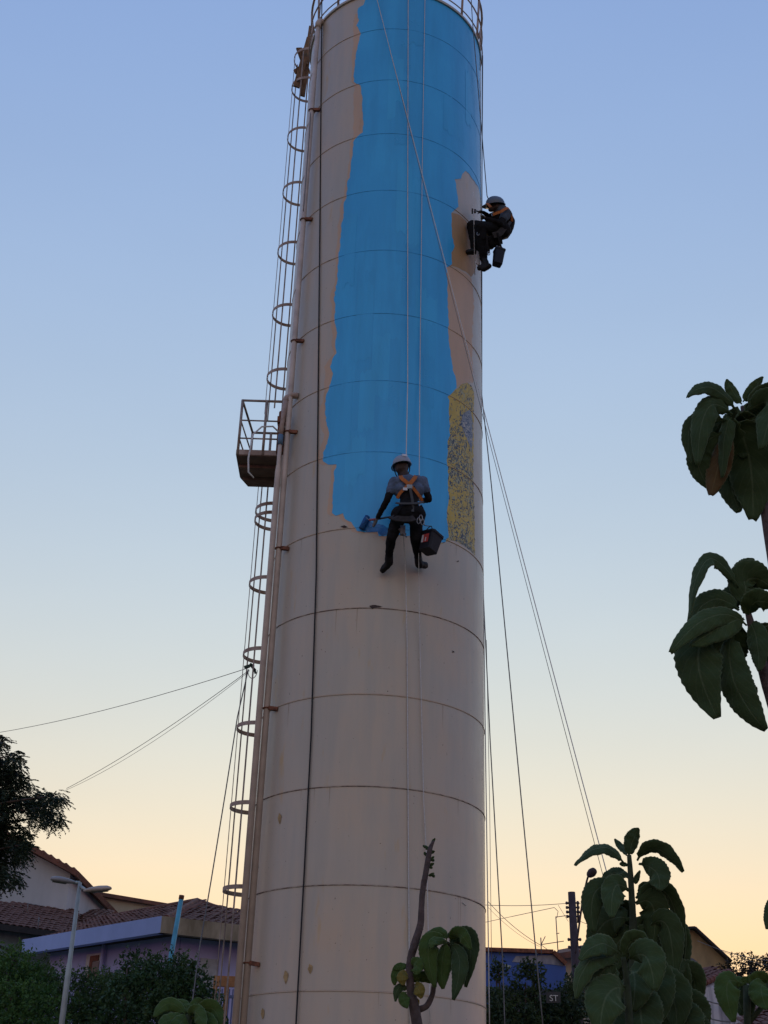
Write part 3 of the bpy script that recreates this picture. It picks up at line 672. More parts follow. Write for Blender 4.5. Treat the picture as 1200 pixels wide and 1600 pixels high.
MB().tube(densify([hed + Vector((.11, .0, .06)), hed + Vector((.10, .02, -.03)), hed + Vector((.03, .08, -.10)), hed + Vector((-.06, .06, -.08)), hed + Vector((-.12, .0, .05))], 5), .008, 6).build('chin_strap', M_SLEEVE, h, True)
MB().add([hed + Vector((.03, -.135, .14)), hed + Vector((.07, -.12, .14)), hed + Vector((.07, -.115, .17)), hed + Vector((.03, -.125, .17))], [(0, 1, 2, 3)]).prism([hed + Vector((.0, -.138, .135)), hed + Vector((.05, -.132, .135)), hed + Vector((.05, -.118, .175)), hed + Vector((.0, -.122, .175))], (0, -.004, 0)).build('sticker', M_WHITEPL, h)
nA = lambda p: Vector((0, -1, .1)).normalized()
har = ribbon(densify([J(468, 348, .50), J(480, 372, .585), J(515, 400, .61), J(540, 425, .62)]), .055, .012, nA); har.build('harness_strap', M_ORANGE, wa)
ribbon(densify([J(600, 345, .50), J(588, 368, .585), J(562, 400, .61), J(542, 425, .62)]), .055, .012, nA).build('harness_strap', M_ORANGE, wa)
ribbon(densify([J(538, 420, .622), J(500, 462, .62), J(462, 498, .60), J(440, 540, .57)]), .042, .010, nA).build('harness_strap', M_ORANGE, wa)
ribbon(densify([J(545, 422, .625), J(590, 470, .62), J(632, 525, .60), J(655, 565, .57)]), .042, .010, nA).build('harness_strap', M_ORANGE, wa)
MB().box(J(545, 440, .645), (.075, .02, .06)).build('dorsal_ring', M_METAL, wa)
ribbon(densify([J(550, 455, .65), J(562, 520, .66), J(572, 580, .68), J(572, 655, .70)]), .036, .012, nA).build('lanyard', M_WEB, wa)
MB().box(J(508, 460, .64), (.06, .02, .04)).build('buckle', M_WHITEPL, wa)
ribbon(densify([J(428, 578, .57), J(465, 584, .68), J(540, 586, .71), J(612, 582, .68), J(664, 570, .57)]), .03, .014, nA).build('waist_belt', M_WEB, wa)
ribbon(densify([J(388, 700, .60), J(430, 714, .70), J(490, 722, .74), J(545, 722, .74), J(588, 712, .72)]), .085, .03, nA).build('seat_board', mat('seat_pad', (.035, .031, .029), .8, .2, 20, spec=.2), wa)
for pts in ([(470, 612, .68), (440, 660, .70), (400, 730, .66)], [(640, 600, .62), (668, 660, .62), (660, 740, .66), (610, 765, .68)], [(610, 640, .68), (650, 680, .66), (668, 720, .62)]):
    ribbon(densify([J(*p) for p in pts]), .028, .010, nA).build('leg_strap', M_PANTS, wa)
for X, Y, o in ((640, 712, .72), (655, 745, .70), (622, 735, .72)):
    c = J(X, Y, o); MB().tube([c + Vector((math.cos(a) * .022, -.02, math.sin(a) * .045)) for a in [2 * math.pi * k / 14 for k in range(14)]], .006, 6, closed=True).build('carabiner', M_METAL, wa, True)
c = J(487, 812, .60); b = MB(); b.box(c, (.07, .05, .13)); b.tube([c + Vector((0, -.03, -.05)), c + Vector((.05, -.05, -.12))], .012, 6); b.tube([c + Vector((-.05, 0, .02)), c + Vector((.04, 0, -.06))], .018, 8); b.build('descender', mat('descender', (.10, .10, .11), .5, .3, 20), wa)
# paint roller held in the left hand
ro = thing('paint_roller', 'long handled paint roller with blue sleeve held in worker\'s left hand', 'paint roller', J(262, 716, .25))
MB().tube([J(405, 692, .47), J(300, 710, .285), J(262, 717, .25)], .013, 8).build('handle', mat('roller_pole', (.02, .03, .06), .5), ro, True)
MB().tube([J(266, 716, .25), J(205, 722, .19)], .017, 8).build('grip', mat('pink_grip', (.30, .08, .10), .6), ro, True)
MB().tube(densify([J(208, 722, .19), J(190, 715, .16), J(176, 700, .12)], 4), .008, 6).build('arm', M_METAL, ro, True)
ra, rb = J(188, 690, .05), J(134, 798, .05)
MB().tube([ra, ra.lerp(rb, .03), ra.lerp(rb, .97), rb], [.030, .038, .038, .030], 14).build('sleeve', M_ROLLER, ro, True)
# wet darker strokes on the wall by the roller
M_WET = mat('wet_dark_blue_paint', (.018, .17, .47), .25, .2, 8)
wet = to_pz(jag([(560,827),(566,815),(574,812),(583,818),(598,820),(606,826),(604,836),(597,838),(590,831),(575,832)], .8, 3))
tag(coat(wet, .006).build('wet_paint_stroke', M_WET, tower, True), 'darker wet blue roller stroke')
bk = bucket(J(700, 1040, .35), J(738, 846, .55), J(702, 992, .55), .235, .19, Vector((-.66, -.75, -.05)), 'black square paint bucket with red label hanging by the centre worker',
       [J(640, 862, .52), J(668, 830, .58), J(724, 775, .62), J(738, 800, .64), J(752, 832, .66)])
rope([J(660, 720, .60), J(672, 770, .61), J(724, 776, .62)], .006, M_GREYROPE, 'short cord tying the paint bucket to the centre worker', 'bucket_cord', 'cord')

# --- worker at the right edge of the tower, sitting sideways in his harness
YB = cyl(733, 393, .05).y
K = lambda X, Y, dy: at(660 + X / 6, 240 + Y / 6, YB + dy)
wb = thing('person', 'dark clad worker with grey helmet crouching in harness at the right edge of the tower', 'person', K(560, 1000, 0))
pel, wst, che, nek, hed = K(745, 715, -.05), K(775, 650, -.06), K(760, 590, -.10), K(725, 545, -.14), K(690, 505, -.17)
shn, shf = K(785, 565, -.26), K(728, 560, .10)
eln, hnn = K(730, 655, -.36), K(600, 610, -.34); elf, hnf = K(628, 590, .06), K(572, 553, .0)
hpn, hpf = K(748, 725, -.18), K(740, 720, .06); knn, knf = K(540, 690, -.34), K(470, 680, -.02); ann, anf = K(575, 985, -.16), K(492, 900, .02)
S = [(pel, .165, wst, .165, 2), (hpn, .14, pel, .15, 2), (hpf, .14, pel, .15, 2), (wst, .16, che, .15, 2), (che, .145, K(735, 545, -.12), .125, 0), (shn, .09, shf, .09, 0),
     (nek, .065, hed, .065, 1), (hed, .088, hed + Vector((-.03, 0, .05)), .09, 1), (hed + Vector((-.05, -.01, -.03)), .055, hed + Vector((-.085, -.01, -.05)), .045, 1),
     (shn, .085, shn.lerp(eln, .5), .070, 0), (shn.lerp(eln, .45), .058, eln, .052, 2), (eln, .052, hnn, .038, 2), (shf, .075, elf, .05, 2), (elf, .045, hnf, .034, 2),
     (hpn, .125, knn, .098, 3), (knn, .094, ann, .066, 3), (hpf, .125, knf, .098, 3), (knf, .09, anf, .065, 3), (pel, .16, K(640, 705, -.14), .14, 3), (K(650, 760, -.1), .10, K(700, 800, -.1), .09, 3)]
S += hand_segs(hnn, K(580, 600, -.33), Vector((0, 1, .2)), Vector((-.7, 0, -.6)), 5)
S += hand_segs(hnf, K(548, 546, -.01), Vector((0, 1, .2)), Vector((-.7, 0, -.6)), 5)
for an_, heel, toe in ((ann, K(600, 1050, -.17), K(535, 1070, -.15)), (anf, K(490, 915, .02), K(425, 925, .02))):
    S += [(an_, .055, heel, .058, 4), (heel, .055, toe, .045, 4)]
S += [(K(575, 1085, -.17), .045, K(620, 1055, -.18), .05, 4)]
person_body(wb, S, [fabric('grey_tshirt', (.07, .09, .115)), M_SKIN, M_SLEEVE, M_PANTS, M_BOOT, M_GLOVE])
helmet(wb, hed + Vector((-.01, 0, .045)), .138, Vector((-.12, -.35, 1)), Vector((-1, -.1, -.2)), mat('grey_helmet', (.09, .12, .16), .4, .08, 4))
nB = lambda p: Vector((.35, -1, -.1)).normalized()
ribbon(densify([K(660, 575, -.40), K(690, 562, -.42), K(735, 545, -.42), K(775, 520, -.38), K(795, 512, -.32)]), .045, .012, nB).build('harness_strap', M_ORANGE, wb)
ribbon(densify([K(790, 508, -.32), K(815, 540, -.30), K(834, 590, -.22), K(838, 640, -.16)]), .04, .012, nB).build('harness_strap', M_ORANGE, wb)
ribbon(densify([K(600, 468, -.30), K(618, 480, -.32), K(638, 505, -.32)]), .05, .012, nB).build('helmet_strap', mat('orange_strap_dark', (.32, .11, .03), .8), wb)
ribbon(densify([K(825, 640, -.2), K(790, 690, -.24), K(740, 725, -.30), K(690, 750, -.33), K(660, 760, -.30)]), .045, .012, nB).build('waist_belt', M_WEB, wb)
ribbon(densify([K(770, 690, -.28), K(720, 750, -.31), K(660, 770, -.33)]), .10, .02, nB).build('seat_board', MATS['seat_pad'], wb)
for X, Y in ((522, 752), (660, 572), (700, 882), (622, 935)):
    c = K(X, Y, -.36); MB().tube([c + Vector((math.cos(a) * .018, 0, math.sin(a) * .035)) for a in [2 * math.pi * k / 12 for k in range(12)]], .007, 6, closed=True).build('carabiner', M_METAL, wb, True)
for a, c, wd in (((600, 770, -.36), (612, 930, -.30), .03), ((700, 745, -.34), (735, 880, -.28), .03), ((640, 780, -.33), (560, 800, -.33), .03), ((725, 770, -.3), (738, 850, -.24), .05)):
    ribbon(densify([K(*a), K(*c)], 3), wd, .015, nB).build('gear_strap', M_SLEEVE, wb)
ro2 = thing('paint_brush', 'small brush on a short stick reaching the wall from the edge worker', 'brush', K(545, 545, -.1))
MB().tube([K(560, 552, -.0), K(505, 538, .0)], .012, 8).build('handle', M_BLACKPL, ro2, True)
b = MB(); b.box(K(485, 540, .0), (.06, .05, .05)); b.box(K(468, 528, .0), (.025, .03, .04)); b.box(K(468, 552, .0), (.025, .03, .035)); b.build('bristle_head', mat('brush_head', (.06, .06, .06), .8), ro2)
bucket(K(700, 1080, -.3), K(722, 908, -.30), K(702, 1042, -.30), .16, .135, Vector((.25, -1, -.05)), 'black paint bucket hanging under the worker at the tower edge',
       [K(685, 905, -.32), K(700, 872, -.32), K(735, 870, -.32), K(768, 905, -.32)], lab=False)
for k, (X, Y, dx, dz, hh) in enumerate(((640, 830, .13, .10, .22), (700, 830, .10, .10, .18), (600, 880, .10, .08, .24))):
    c = K(X, Y, -.20); b = MB(); b.tube([c + Vector((0, 0, hh / 2)), c + Vector((0, 0, hh * .3)), c - Vector((0, 0, hh * .3)), c - Vector((.01, 0, hh / 2))], [dx * .35, dx * .55, dx * .6, dx * .4], 10); b.build('gear_pouch', M_SLEEVE, wb, True)
rag = MB(); rag.prism([K(508, 908, -.12), K(525, 918, -.12), K(545, 985, -.12), K(543, 1028, -.12), K(520, 1040, -.12), K(500, 1020, -.12)], (0, .03, 0))
tag(rag.build('rag', mat('pale_cloth', (.42, .41, .40), .9, .15, 9, .4), None, org=K(520, 980, -.12)), 'pale cloth hanging between tower edge and the crouching worker', 'cloth')

# ------------------------------------------------------------------ foliage helpers
def leaf_mat(name, c1, c2, transl=.3, rough=.6):
    return mat(name, c1, rough, .2, 3.5, col2=c2, transl=transl, spec=.3, thr=(.38, .62))
M_LEAF_HEDGE = leaf_mat('hedge_leaves', (.080, .140, .042), (.030, .066, .024))
M_LEAF_TREE = leaf_mat('tree_leaves', (.022, .040, .016), (.010, .022, .010), .15)
M_LEAF_FAR = leaf_mat('far_tree_leaves', (.030, .026, .014), (.014, .013, .008), .2)
M_LEAF_RIGHT = leaf_mat('shrub_leaves', (.050, .080, .024), (.018, .036, .014))
M_BARK = mat('bark', (.075, .052, .040), .9, .25, 20, .5, 40)
def leaves_mesh(C_, N_, size, mt, parent, name='crown', aspect=.45, fold=.25):
    """many small folded leaf blades: centres C_, axis directions N_"""
    n = len(C_); C_ = np.asarray(C_); A = np.asarray(N_); A = A / np.linalg.norm(A, axis=1, keepdims=True)
    Rn = RNG.normal(size=(n, 3)); S_ = np.cross(A, Rn); S_ /= np.linalg.norm(S_, axis=1, keepdims=True); T_ = np.cross(A, S_)
    L = (size * RNG.uniform(.65, 1.3, n))[:, None]; W = L * aspect * .5
    base, tip = C_ - A * L / 2, C_ + A * L / 2; mid = C_ - A * L * .05
    l = mid + S_ * W + T_ * W * fold; r = mid - S_ * W + T_ * W * fold
    root = parent
    while root.parent is not None: root = root.parent
    V = np.stack([base, l, tip, r], 1).reshape(-1, 3) - np.array(root.location)
    idx = np.arange(n) * 4; Fq = np.stack([idx, idx + 1, idx + 2, idx, idx + 2, idx + 3], 1).reshape(-1)
    me = bpy.data.meshes.new(name); me.vertices.add(n * 4); me.vertices.foreach_set('co', V.astype(np.float32).ravel())
    me.loops.add(n * 6); me.loops.foreach_set('vertex_index', Fq.astype(np.int32)); me.polygons.add(n * 2)
    me.polygons.foreach_set('loop_start', (np.arange(n * 2) * 3).astype(np.int32)); me.update(calc_edges=True); me.validate()
    me.materials.append(mt); ob = bpy.data.objects.new(name, me); COL.objects.link(ob); ob.parent = parent; return ob
def blob_points(c, rad, n, shell=.55):
    d = RNG.normal(size=(n, 3)); d /= np.linalg.norm(d, axis=1, keepdims=True)
    r = RNG.uniform(shell ** 3, 1, n) ** (1 / 3)
    ph = np.sin(d[:, 0] * 5 + c[0] * 3) * np.cos(d[:, 2] * 6 + c[2]) * .14 + np.sin(d[:, 1] * 9 + c[1]) * .08
    return np.array(c) + d * np.array(rad) * (r * (1 + ph))[:, None], d
def shrub(name, label, cat, group, blobs, mt, leaf=.07, dens=900, base=None, droop=.2, stems=5, aspect=.45):
    """blobs: (centre, radii); every twig ends in a tuft of leaves so the outline stays ragged"""
    b0 = base if base is not None else Vector((blobs[0][0].x, blobs[0][0].y, ground_z(blobs[0][0].y)))
    t = thing(name, label, cat, b0, group); P, D = [], []
    st = MB()
    for c, rad in blobs:
        vol = rad[0] * rad[2]; n = max(30, int(dens * vol)); tw, dd = blob_points(c, rad, n, .35)
        for p, d in zip(tw, dd):
            k = RNG.integers(5, 11); ax = d + np.array([0, 0, .45]) + RNG.normal(size=3) * .5; ax /= np.linalg.norm(ax)
            ln = leaf * RNG.uniform(1, 2.4)
            tt = RNG.uniform(0, 1, k)[:, None]; P.append(p + ax * ln * tt + RNG.normal(size=(k, 3)) * leaf * .35)
            D.append(ax * .7 + RNG.normal(size=(k, 3)) * .75 - np.array([0, 0, droop]))
    for k in range(stems):
        c, rad = blobs[k % len(blobs)]; e = Vector(c) + Vector(RNG.normal(size=3)) * .25 * rad[0]
        q = b0 + Vector((RNG.normal() * .12, RNG.normal() * .12, -.03)); m_ = q.lerp(e, .5) + Vector(RNG.normal(size=3)) * .12
        st.tube(densify([q, m_, e], 4), [.04 - .025 * i / 8 for i in range(9)], 6)
    st.build('trunk', M_BARK, t, True)
    leaves_mesh(np.concatenate(P), np.concatenate(D), leaf, mt, t, 'crown', aspect)
    return t

# ------------------------------------------------------------------ roofs of barrel tiles
M_TILE = mat('clay_tile', (.20, .085, .055), .9, .3, 3.0, .3, col2=(.095, .05, .038))
M_TILE2 = mat('red_clay_tile', (.19, .075, .055), .9, .3, 4.0, .3, col2=(.09, .042, .036))
_tile = {}
def tile_mesh(w, l, mt):
    k = (w, l, mt.name)
    if k not in _tile:
        mb = MB(); n = 5; V = []
        for y, s in ((0, 1.0), (l * 1.12, .84)):
            for r in (1, .86):
                V += [Vector((math.cos(math.pi * i / n) * w * .5 * s * r, y, (math.sin(math.pi * i / n) * w * .28 * s) * r + (0 if y == 0 else -.012))) for i in range(n + 1)]
        m_ = n + 1
        F = [(i, i + 1, 2 * m_ + i + 1, 2 * m_ + i) for i in range(n)] + [(m_ + i + 1, m_ + i, 3 * m_ + i, 3 * m_ + i + 1) for i in range(n)] + [(i + 1, i, m_ + i, m_ + i + 1) for i in range(n)]
        mb.add(V, F); me = bpy.data.meshes.new('roof_tile'); me.from_pydata(mb.v, [], mb.f); me.materials.append(mt); me.update(); _tile[k] = me
    return _tile[k]
def tile_plane(parent, poly, eave_dir, up_dir, w, l, mt, cap=280, base_mat=None):
    """lay barrel tiles over a planar roof face; eave_dir runs along the eave, up_dir up the slope; each tile an object"""
    root = parent
    while root.parent is not None: root = root.parent
    u = Vector(eave_dir).normalized(); v = Vector(up_dir); v = (v - u * v.dot(u)).normalized(); nn = u.cross(v).normalized()
    if nn.z < 0: nn = -nn; 
    O = Vector(poly[0]); P2 = [((Vector(p) - O).dot(u), (Vector(p) - O).dot(v)) for p in poly]
    MB().prism([Vector(p) - nn * .02 for p in poly], -nn * .05).build('roof_deck', base_mat or mt, parent)
    us, vs_ = [p[0] for p in P2], [p[1] for p in P2]; spots = []
    y = min(vs_)
    while y < max(vs_) - l * .3:
        x = min(us) + w / 2
        while x < max(us):
            if in_poly(P2, x, y + l * .5) or in_poly(P2, x, y + .02): spots.append((x, y))
            x += w
        y += l
    spots.sort(key=lambda q: (O + u * q[0] + v * q[1]).length)
    me = tile_mesh(w, l, mt); right = v.cross(nn).normalized()
    extra = MB()
    for i, (x, y) in enumerate(spots):
        rz = random.uniform(-.03, .03); o = O + u * x + v * y + nn * random.uniform(-.004, .012)
        M3 = Matrix((right, v, nn)).transposed() @ Matrix.Rotation(rz, 3, 'Z')
        if i < cap:
            ob = bpy.data.objects.new('roof_tile', me); COL.objects.link(ob); ob.parent = parent
            m4 = M3.to_4x4(); m4.translation = o - root.location; ob.matrix_local = m4
        else:
            extra.add([o + M3 @ q.co for q in me.vertices], [list(p.vertices) for p in me.polygons])
    if extra.v: tag(extra.build('roof_tiles', mt, parent), kind='stuff')

def wall_mat(name, col, **k): return mat(name, col, .9, k.get('var', .12), k.get('scale', 1.2), .25, 30, col2=k.get('col2'), stretch=k.get('stretch', (1, 1, .35)), thr=k.get('thr', (.35, .65)))
M_LAV = wall_mat('lavender_plaster', (.42, .45, .76), col2=(.36, .39, .67)); M_LAVF = wall_mat('blue_grey_fascia', (.34, .45, .76), col2=(.29, .39, .67))
M_STAINF = wall_mat('stained_fascia', (.33, .29, .21), col2=(.17, .14, .09), scale=3); M_WHITEW = wall_mat('whitewash', (.42, .45, .47), col2=(.34, .37, .39))
M_BEIGEW = wall_mat('beige_render', (.42, .38, .29), col2=(.34, .30, .22)); M_OCHREW = wall_mat('ochre_render', (.33, .25, .13), col2=(.20, .15, .085), scale=1.6)
M_BLUEW = wall_mat('deep_blue_wall', (.055, .115, .36), col2=(.045, .09, .28)); M_GREYW = wall_mat('streaked_grey_wall', (.46, .46, .50), col2=(.15, .15, .18), scale=2.2, stretch=(1.6, 1.6, .12), thr=(.40, .56))
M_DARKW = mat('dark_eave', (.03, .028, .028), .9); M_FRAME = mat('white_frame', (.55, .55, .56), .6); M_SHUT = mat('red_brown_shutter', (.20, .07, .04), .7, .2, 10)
def vert_wall(mb, a, b, z0, z1, t=.2):
    a, b = Vector((a.x, a.y, z0)), Vector((b.x, b.y, z0)); d = (b - a).normalized(); n = Vector((d.y, -d.x, 0))
    if n.y > 0: n = -n
    return mb.prism([a, b, b + Vector((0, 0, z1 - z0)), a + Vector((0, 0, z1 - z0))], -n * t)

# --- lavender house with parapet fascia
Kc = at(253, 1431, 27.0); zf = Kc.z
Lc = at_z(35, 1468, zf); Rc = at_z(400, 1448, zf)
du = (Lc - Kc).normalized(); dr = (Rc - Kc).normalized()
Rc = Kc + dr * 7.5
hl = thing('house', 'lavender house with pale blue fascia band and brown tiled hip roof', 'house', Vector((Kc.x, Kc.y, gz0)))
fh = .33
inn = (du + dr).normalized()
for a, b, mt, nm in ((Lc, Kc, M_LAVF, 'fascia'), (Kc, Rc, M_STAINF, 'fascia')):
    d = (b - a).normalized(); n = Vector((-d.y, d.x, 0)); n = n if n.dot(inn) > 0 else -n
    o = MB().prism([a, b, b - Vector((0, 0, fh)), a - Vector((0, 0, fh))], n * .18).build(nm, mt, hl)
    if mt is M_STAINF: tag(o, 'dirt stained grey end fascia')
nl = Vector((-du.y, du.x, 0)); nl = nl if nl.dot(dr) > 0 else -nl
nr = Vector((-dr.y, dr.x, 0)); nr = nr if nr.dot(du) > 0 else -nr
off = .55
K2 = Kc + nl * off + nr * off; L2 = Lc + nl * off + du * -.4; R2 = Rc + nr * off
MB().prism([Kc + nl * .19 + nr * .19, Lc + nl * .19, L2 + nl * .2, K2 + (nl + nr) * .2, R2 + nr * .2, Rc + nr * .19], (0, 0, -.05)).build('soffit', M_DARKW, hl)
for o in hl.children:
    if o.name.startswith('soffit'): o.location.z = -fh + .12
wl = MB(); vert_wall(wl, K2, L2, gz0 - .2, zf - fh + .1); wl.build('wall', M_LAV, hl)
wl = MB(); vert_wall(wl, K2 + nl * .21, R2, gz0 - .2, zf - fh + .1); wl.build('wall', M_LAV, hl)
dw = (L2 - K2).normalized(); dwr = (R2 - (K2 + nl * .21)).normalized(); K4 = K2 + nl * .21
def on_wall(px, py, A, d, out=0.0):
    """point of the sight line on the vertical plane through A along d"""
    n = Vector((-d.y, d.x, 0)); r = ray(px, py); t = (A - CAM).dot(n) / r.dot(n); p = CAM + r * t
    return p + (n if n.y < 0 else -n) * out
def rect_on(A, d, x0_, x1_, y0_, y1_, out, th):
    P = [on_wall(x, y, A, d, out) for x, y in ((x0_, y0_), (x1_, y0_), (x1_, y1_), (x0_, y1_))]
    P[1].z = P[0].z; P[2] = Vector((P[1].x, P[1].y, P[2].z)); P[3] = Vector((P[0].x, P[0].y, P[2].z)); n = Vector((-d.y, d.x, 0)); n = n if n.y < 0 else -n
    return MB().prism(P, n * th)
wn = rect_on(K2, dw, 139, 161, 1492, 1530, .01, .05); wn = wn.build('window', M_FRAME, hl)
rect_on(K2, dw, 145, 150, 1494.5, 1528, .062, .01).build('shutter', M_SHUT, wn); rect_on(K2, dw, 146, 159, 1494.5, 1501.5, .075, .01).build('shutter', M_SHUT, wn); rect_on(K2, dw, 146, 159, 1504, 1528, .062, .01).build('pane', mat('dim_glass', (.03, .02, .02), .2), wn)
q0, q1 = on_wall(160, 1467, K2, dw, .08), on_wall(168, 1470, K2, dw, .08); q2 = Vector((q1.x, q1.y, gz0))
MB().tube([q0 + Vector((0, 0, .12)), q0, q1 - Vector((0, 0, .1)), q2], .045, 8).build('downpipe', M_LAV, hl, True)
rect_on(K4, dwr, 313, 346, 1497, 1600, .01, .03).build('pale_panel', mat('pale_panel', (.36, .40, .46), .7), hl)
rect_on(K4, dwr, 345, 352, 1455, 1600, .01, .06).build('pilaster', M_LAV, hl)
pk = at(308, 1410.5, 32.0)
eL, eR = Kc + nl * .19, Kc + nr * .19
k3 = Kc + (nl + nr) * .19 - Vector((0, 0, .03)); l3 = Lc + nl * .19 - Vector((0, 0, .03)); r3 = Rc + nr * .19 - Vector((0, 0, .03))
ridge_far = pk + du * 5.0
rf = bpy.data.objects.new('roof', None); COL.objects.link(rf); rf.parent = hl
def plane_face(parent, pts, eave_a, eave_b, w, l, mt, cap=280):
    tile_plane(parent, pts, eave_b - eave_a, (pts[2] - pts[0]), w, l, mt, cap)
tile_plane(rf, [k3, l3, at(150, 1438.5, 36.5), pk], l3 - k3, pk - k3, .16, .32, M_TILE, 150)
tile_plane(rf, [k3, r3, at(420, 1439, 31.6), pk], r3 - k3, pk - k3, .16, .32, M_TILE, 150)
MB().tube([k3 + Vector((0, 0, .05)), pk + Vector((0, 0, .06))], .06, 8).build('ridge_cap', M_TILE, rf)
MB().tube([pk + Vector((0, 0, .06)), at(150, 1438.5, 36.5) + Vector((0, 0, .05))], .06, 8).build('ridge_cap', M_TILE, rf)
MB().tube([pk + Vector((0, 0, .05)), at(375, 1431, 31.0)], .06, 8).build('ridge_cap', M_TILE, rf)

# --- white gable house, left
yw = 36.0
hw = thing('house', 'whitewashed gable house behind the dark tree at left', 'house', at(40, 1500, yw) * 1)
hw.location.z = gz0
ap = at(-75, 1262, yw); ev = at(122, 1372, yw); ev2 = Vector((2 * ap.x - ev.x, yw, ev.z)); wr = at(108, 1380, yw)
MB().prism([Vector((wr.x, yw, gz0)), Vector((wr.x, yw, ev.z + .12)), ap - Vector((0, 0, .1)), Vector((2 * ap.x - wr.x, yw, ev.z + .12)), Vector((2 * ap.x - wr.x, yw, gz0))], (0, 9, 0)).build('wall', M_WHITEW, hw)
for a, b in ((ap, ev), (ap, ev2)):
    s_ = (b - a); n = Vector((-s_.z, 0, s_.x)).normalized(); n = n if n.z > 0 else -n
    MB().prism([a + Vector((0, -.35, 0)), b + Vector((0, -.35, 0)), b + Vector((0, -.35, 0)) + n * .14, a + Vector((0, -.35, 0)) + n * .14], (0, 9.7, 0)).build('roof', M_TILE, hw)
# tile ends along the verge
dvx = (ev - ap).normalized(); nvx = Vector((-dvx.z, 0, dvx.x)); nvx = nvx if nvx.z > 0 else -nvx
L_ = (ev - ap).length; vme = None
for k in range(int(L_ / .25)):
    p = ap + dvx * (.25 * k + .1) + Vector((0, -.36, 0)) + nvx * .12
    MB().tube([p, p + Vector((0, .5, 0))], .055, 6).build('verge_tile', M_TILE, hw)
# --- beige house behind it
yb = 43.0
hb = thing('house', 'plain beige house end with sloping roofline behind the lavender roof', 'house', at(180, 1500, yb)); hb.location.z = gz0
A0, A1 = at(60, 1385, yb), at(270, 1420, yb)
MB().prism([Vector((A0.x, yb, gz0)), A0, A1, Vector((A1.x, yb, gz0))], (0, 8, 0)).build('wall', M_BEIGEW, hb)
MB().prism([A0 + Vector((0, -.2, .0)), A1 + Vector((.2, -.2, -.03)), A1 + Vector((.2, -.2, .09)), A0 + Vector((0, -.2, .12))], (0, 8.4, 0)).build('roof', M_TILE, hb)
# --- low brown roof in front of the white house, with its dim wall
hr = thing('house', 'low house with long brown tile roof below the whitewashed gable', 'house', at(30, 1500, 33)); hr.location.z = gz0
T0, T1, B1, B0 = at(-60, 1402, 35.3), at(190, 1447, 35.3), at(170, 1467, 31.5), at(-60, 1440, 31.5)
B1.z = B0.z = (B1.z + B0.z) / 2; T1.z = T0.z = (T1.z + T0.z) / 2
T0, T1 = at_z(-60, 1404, at(40, 1424, 35.3).z), at_z(118, 1441, at(40, 1424, 35.3).z); B0, B1 = at_z(-60, 1436, at(40, 1450, 31.5).z), at_z(128, 1462, at(40, 1450, 31.5).z)
rr_ = bpy.data.objects.new('roof', None); COL.objects.link(rr_); rr_.parent = hr
tile_plane(rr_, [B0, B1, T1, T0], B1 - B0, T0 - B0, .17, .34, M_TILE, 290)
wl = MB(); vert_wall(wl, B0 + Vector((0, .4, 0)), B1 + Vector((0, .4, 0)), gz0, B0.z - .06); wl.build('wall', mat('teal_wall', (.16, .22, .23), .9), hr)
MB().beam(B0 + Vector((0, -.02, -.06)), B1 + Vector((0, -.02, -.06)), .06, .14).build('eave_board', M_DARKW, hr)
# --- small dark roof with upturned corner
hs = thing('house', 'small dark tiled roof corner between white gable and lavender house', 'house', at(140, 1500, 38)); hs.location.z = gz0
S0, S1, S2, S3 = at(106, 1442, 36.5), at(172, 1444, 36.5), at(172, 1435, 39.5), at(112, 1421, 39.5)
rr2 = bpy.data.objects.new('roof', None); COL.objects.link(rr2); rr2.parent = hs
tile_plane(rr2, [S0, S1, S2, S3], S1 - S0, S3 - S0, .17, .32, M_TILE, 200)
wl = MB(); vert_wall(wl, S0 + Vector((.1, .3, 0)), S1 + Vector((0, .3, 0)), gz0, min(S0.z, S1.z) - .05); wl.build('wall', M_BEIGEW, hs)
# --- dark shed at the far left
hd = thing('shed', 'dim dark blue shed wall at the far left edge', 'shed', at(8, 1560, 25)); hd.location.z = gz0
D0, D1 = at(-60, 1462, 25.0), at(32, 1482, 26.0); D1.z = D0.z - .25
wl = MB(); vert_wall(wl, D0, D1, gz0, min(D0.z, D1.z)); wl.build('wall', mat('shed_wall', (.05, .06, .08), .9, .2, 2), hd)
MB().prism([D0 + Vector((0, -.2, 0)), D1 + Vector((.2, -.2, 0)), D1 + Vector((.05, 1.0, .12)), D0 + Vector((0, 1.0, .12))], (0, 0, .06)).build('roof', M_DARKW, hd)
# --- antennas on the roofs at left
def aerial(base, top, cross, label, parts=()):
    t = thing('aerial', label, 'antenna', base); MB().tube([base, top], .014, 6).build('mast', M_WIRE, t, True)
    for a, b in cross: MB().tube([a, b], .010, 5).build('boom', M_WIRE, t, True)
    return t
aerial(at(42, 1428, 34), at(44, 1411, 34), [(at(42, 1411.5, 34), at(68, 1416, 33.6))], 'thin L shaped aerial on the low brown roof')
aerial(at(59, 1452, 31), at(61, 1433, 31), [(at(58, 1440, 31), at(63, 1439, 31))], 'short pipe vent standing on the low roof eave')

# --- double street lamp
lt = at(125, 1379, 18.0); lampb = Vector((lt.x, lt.y, gz0))
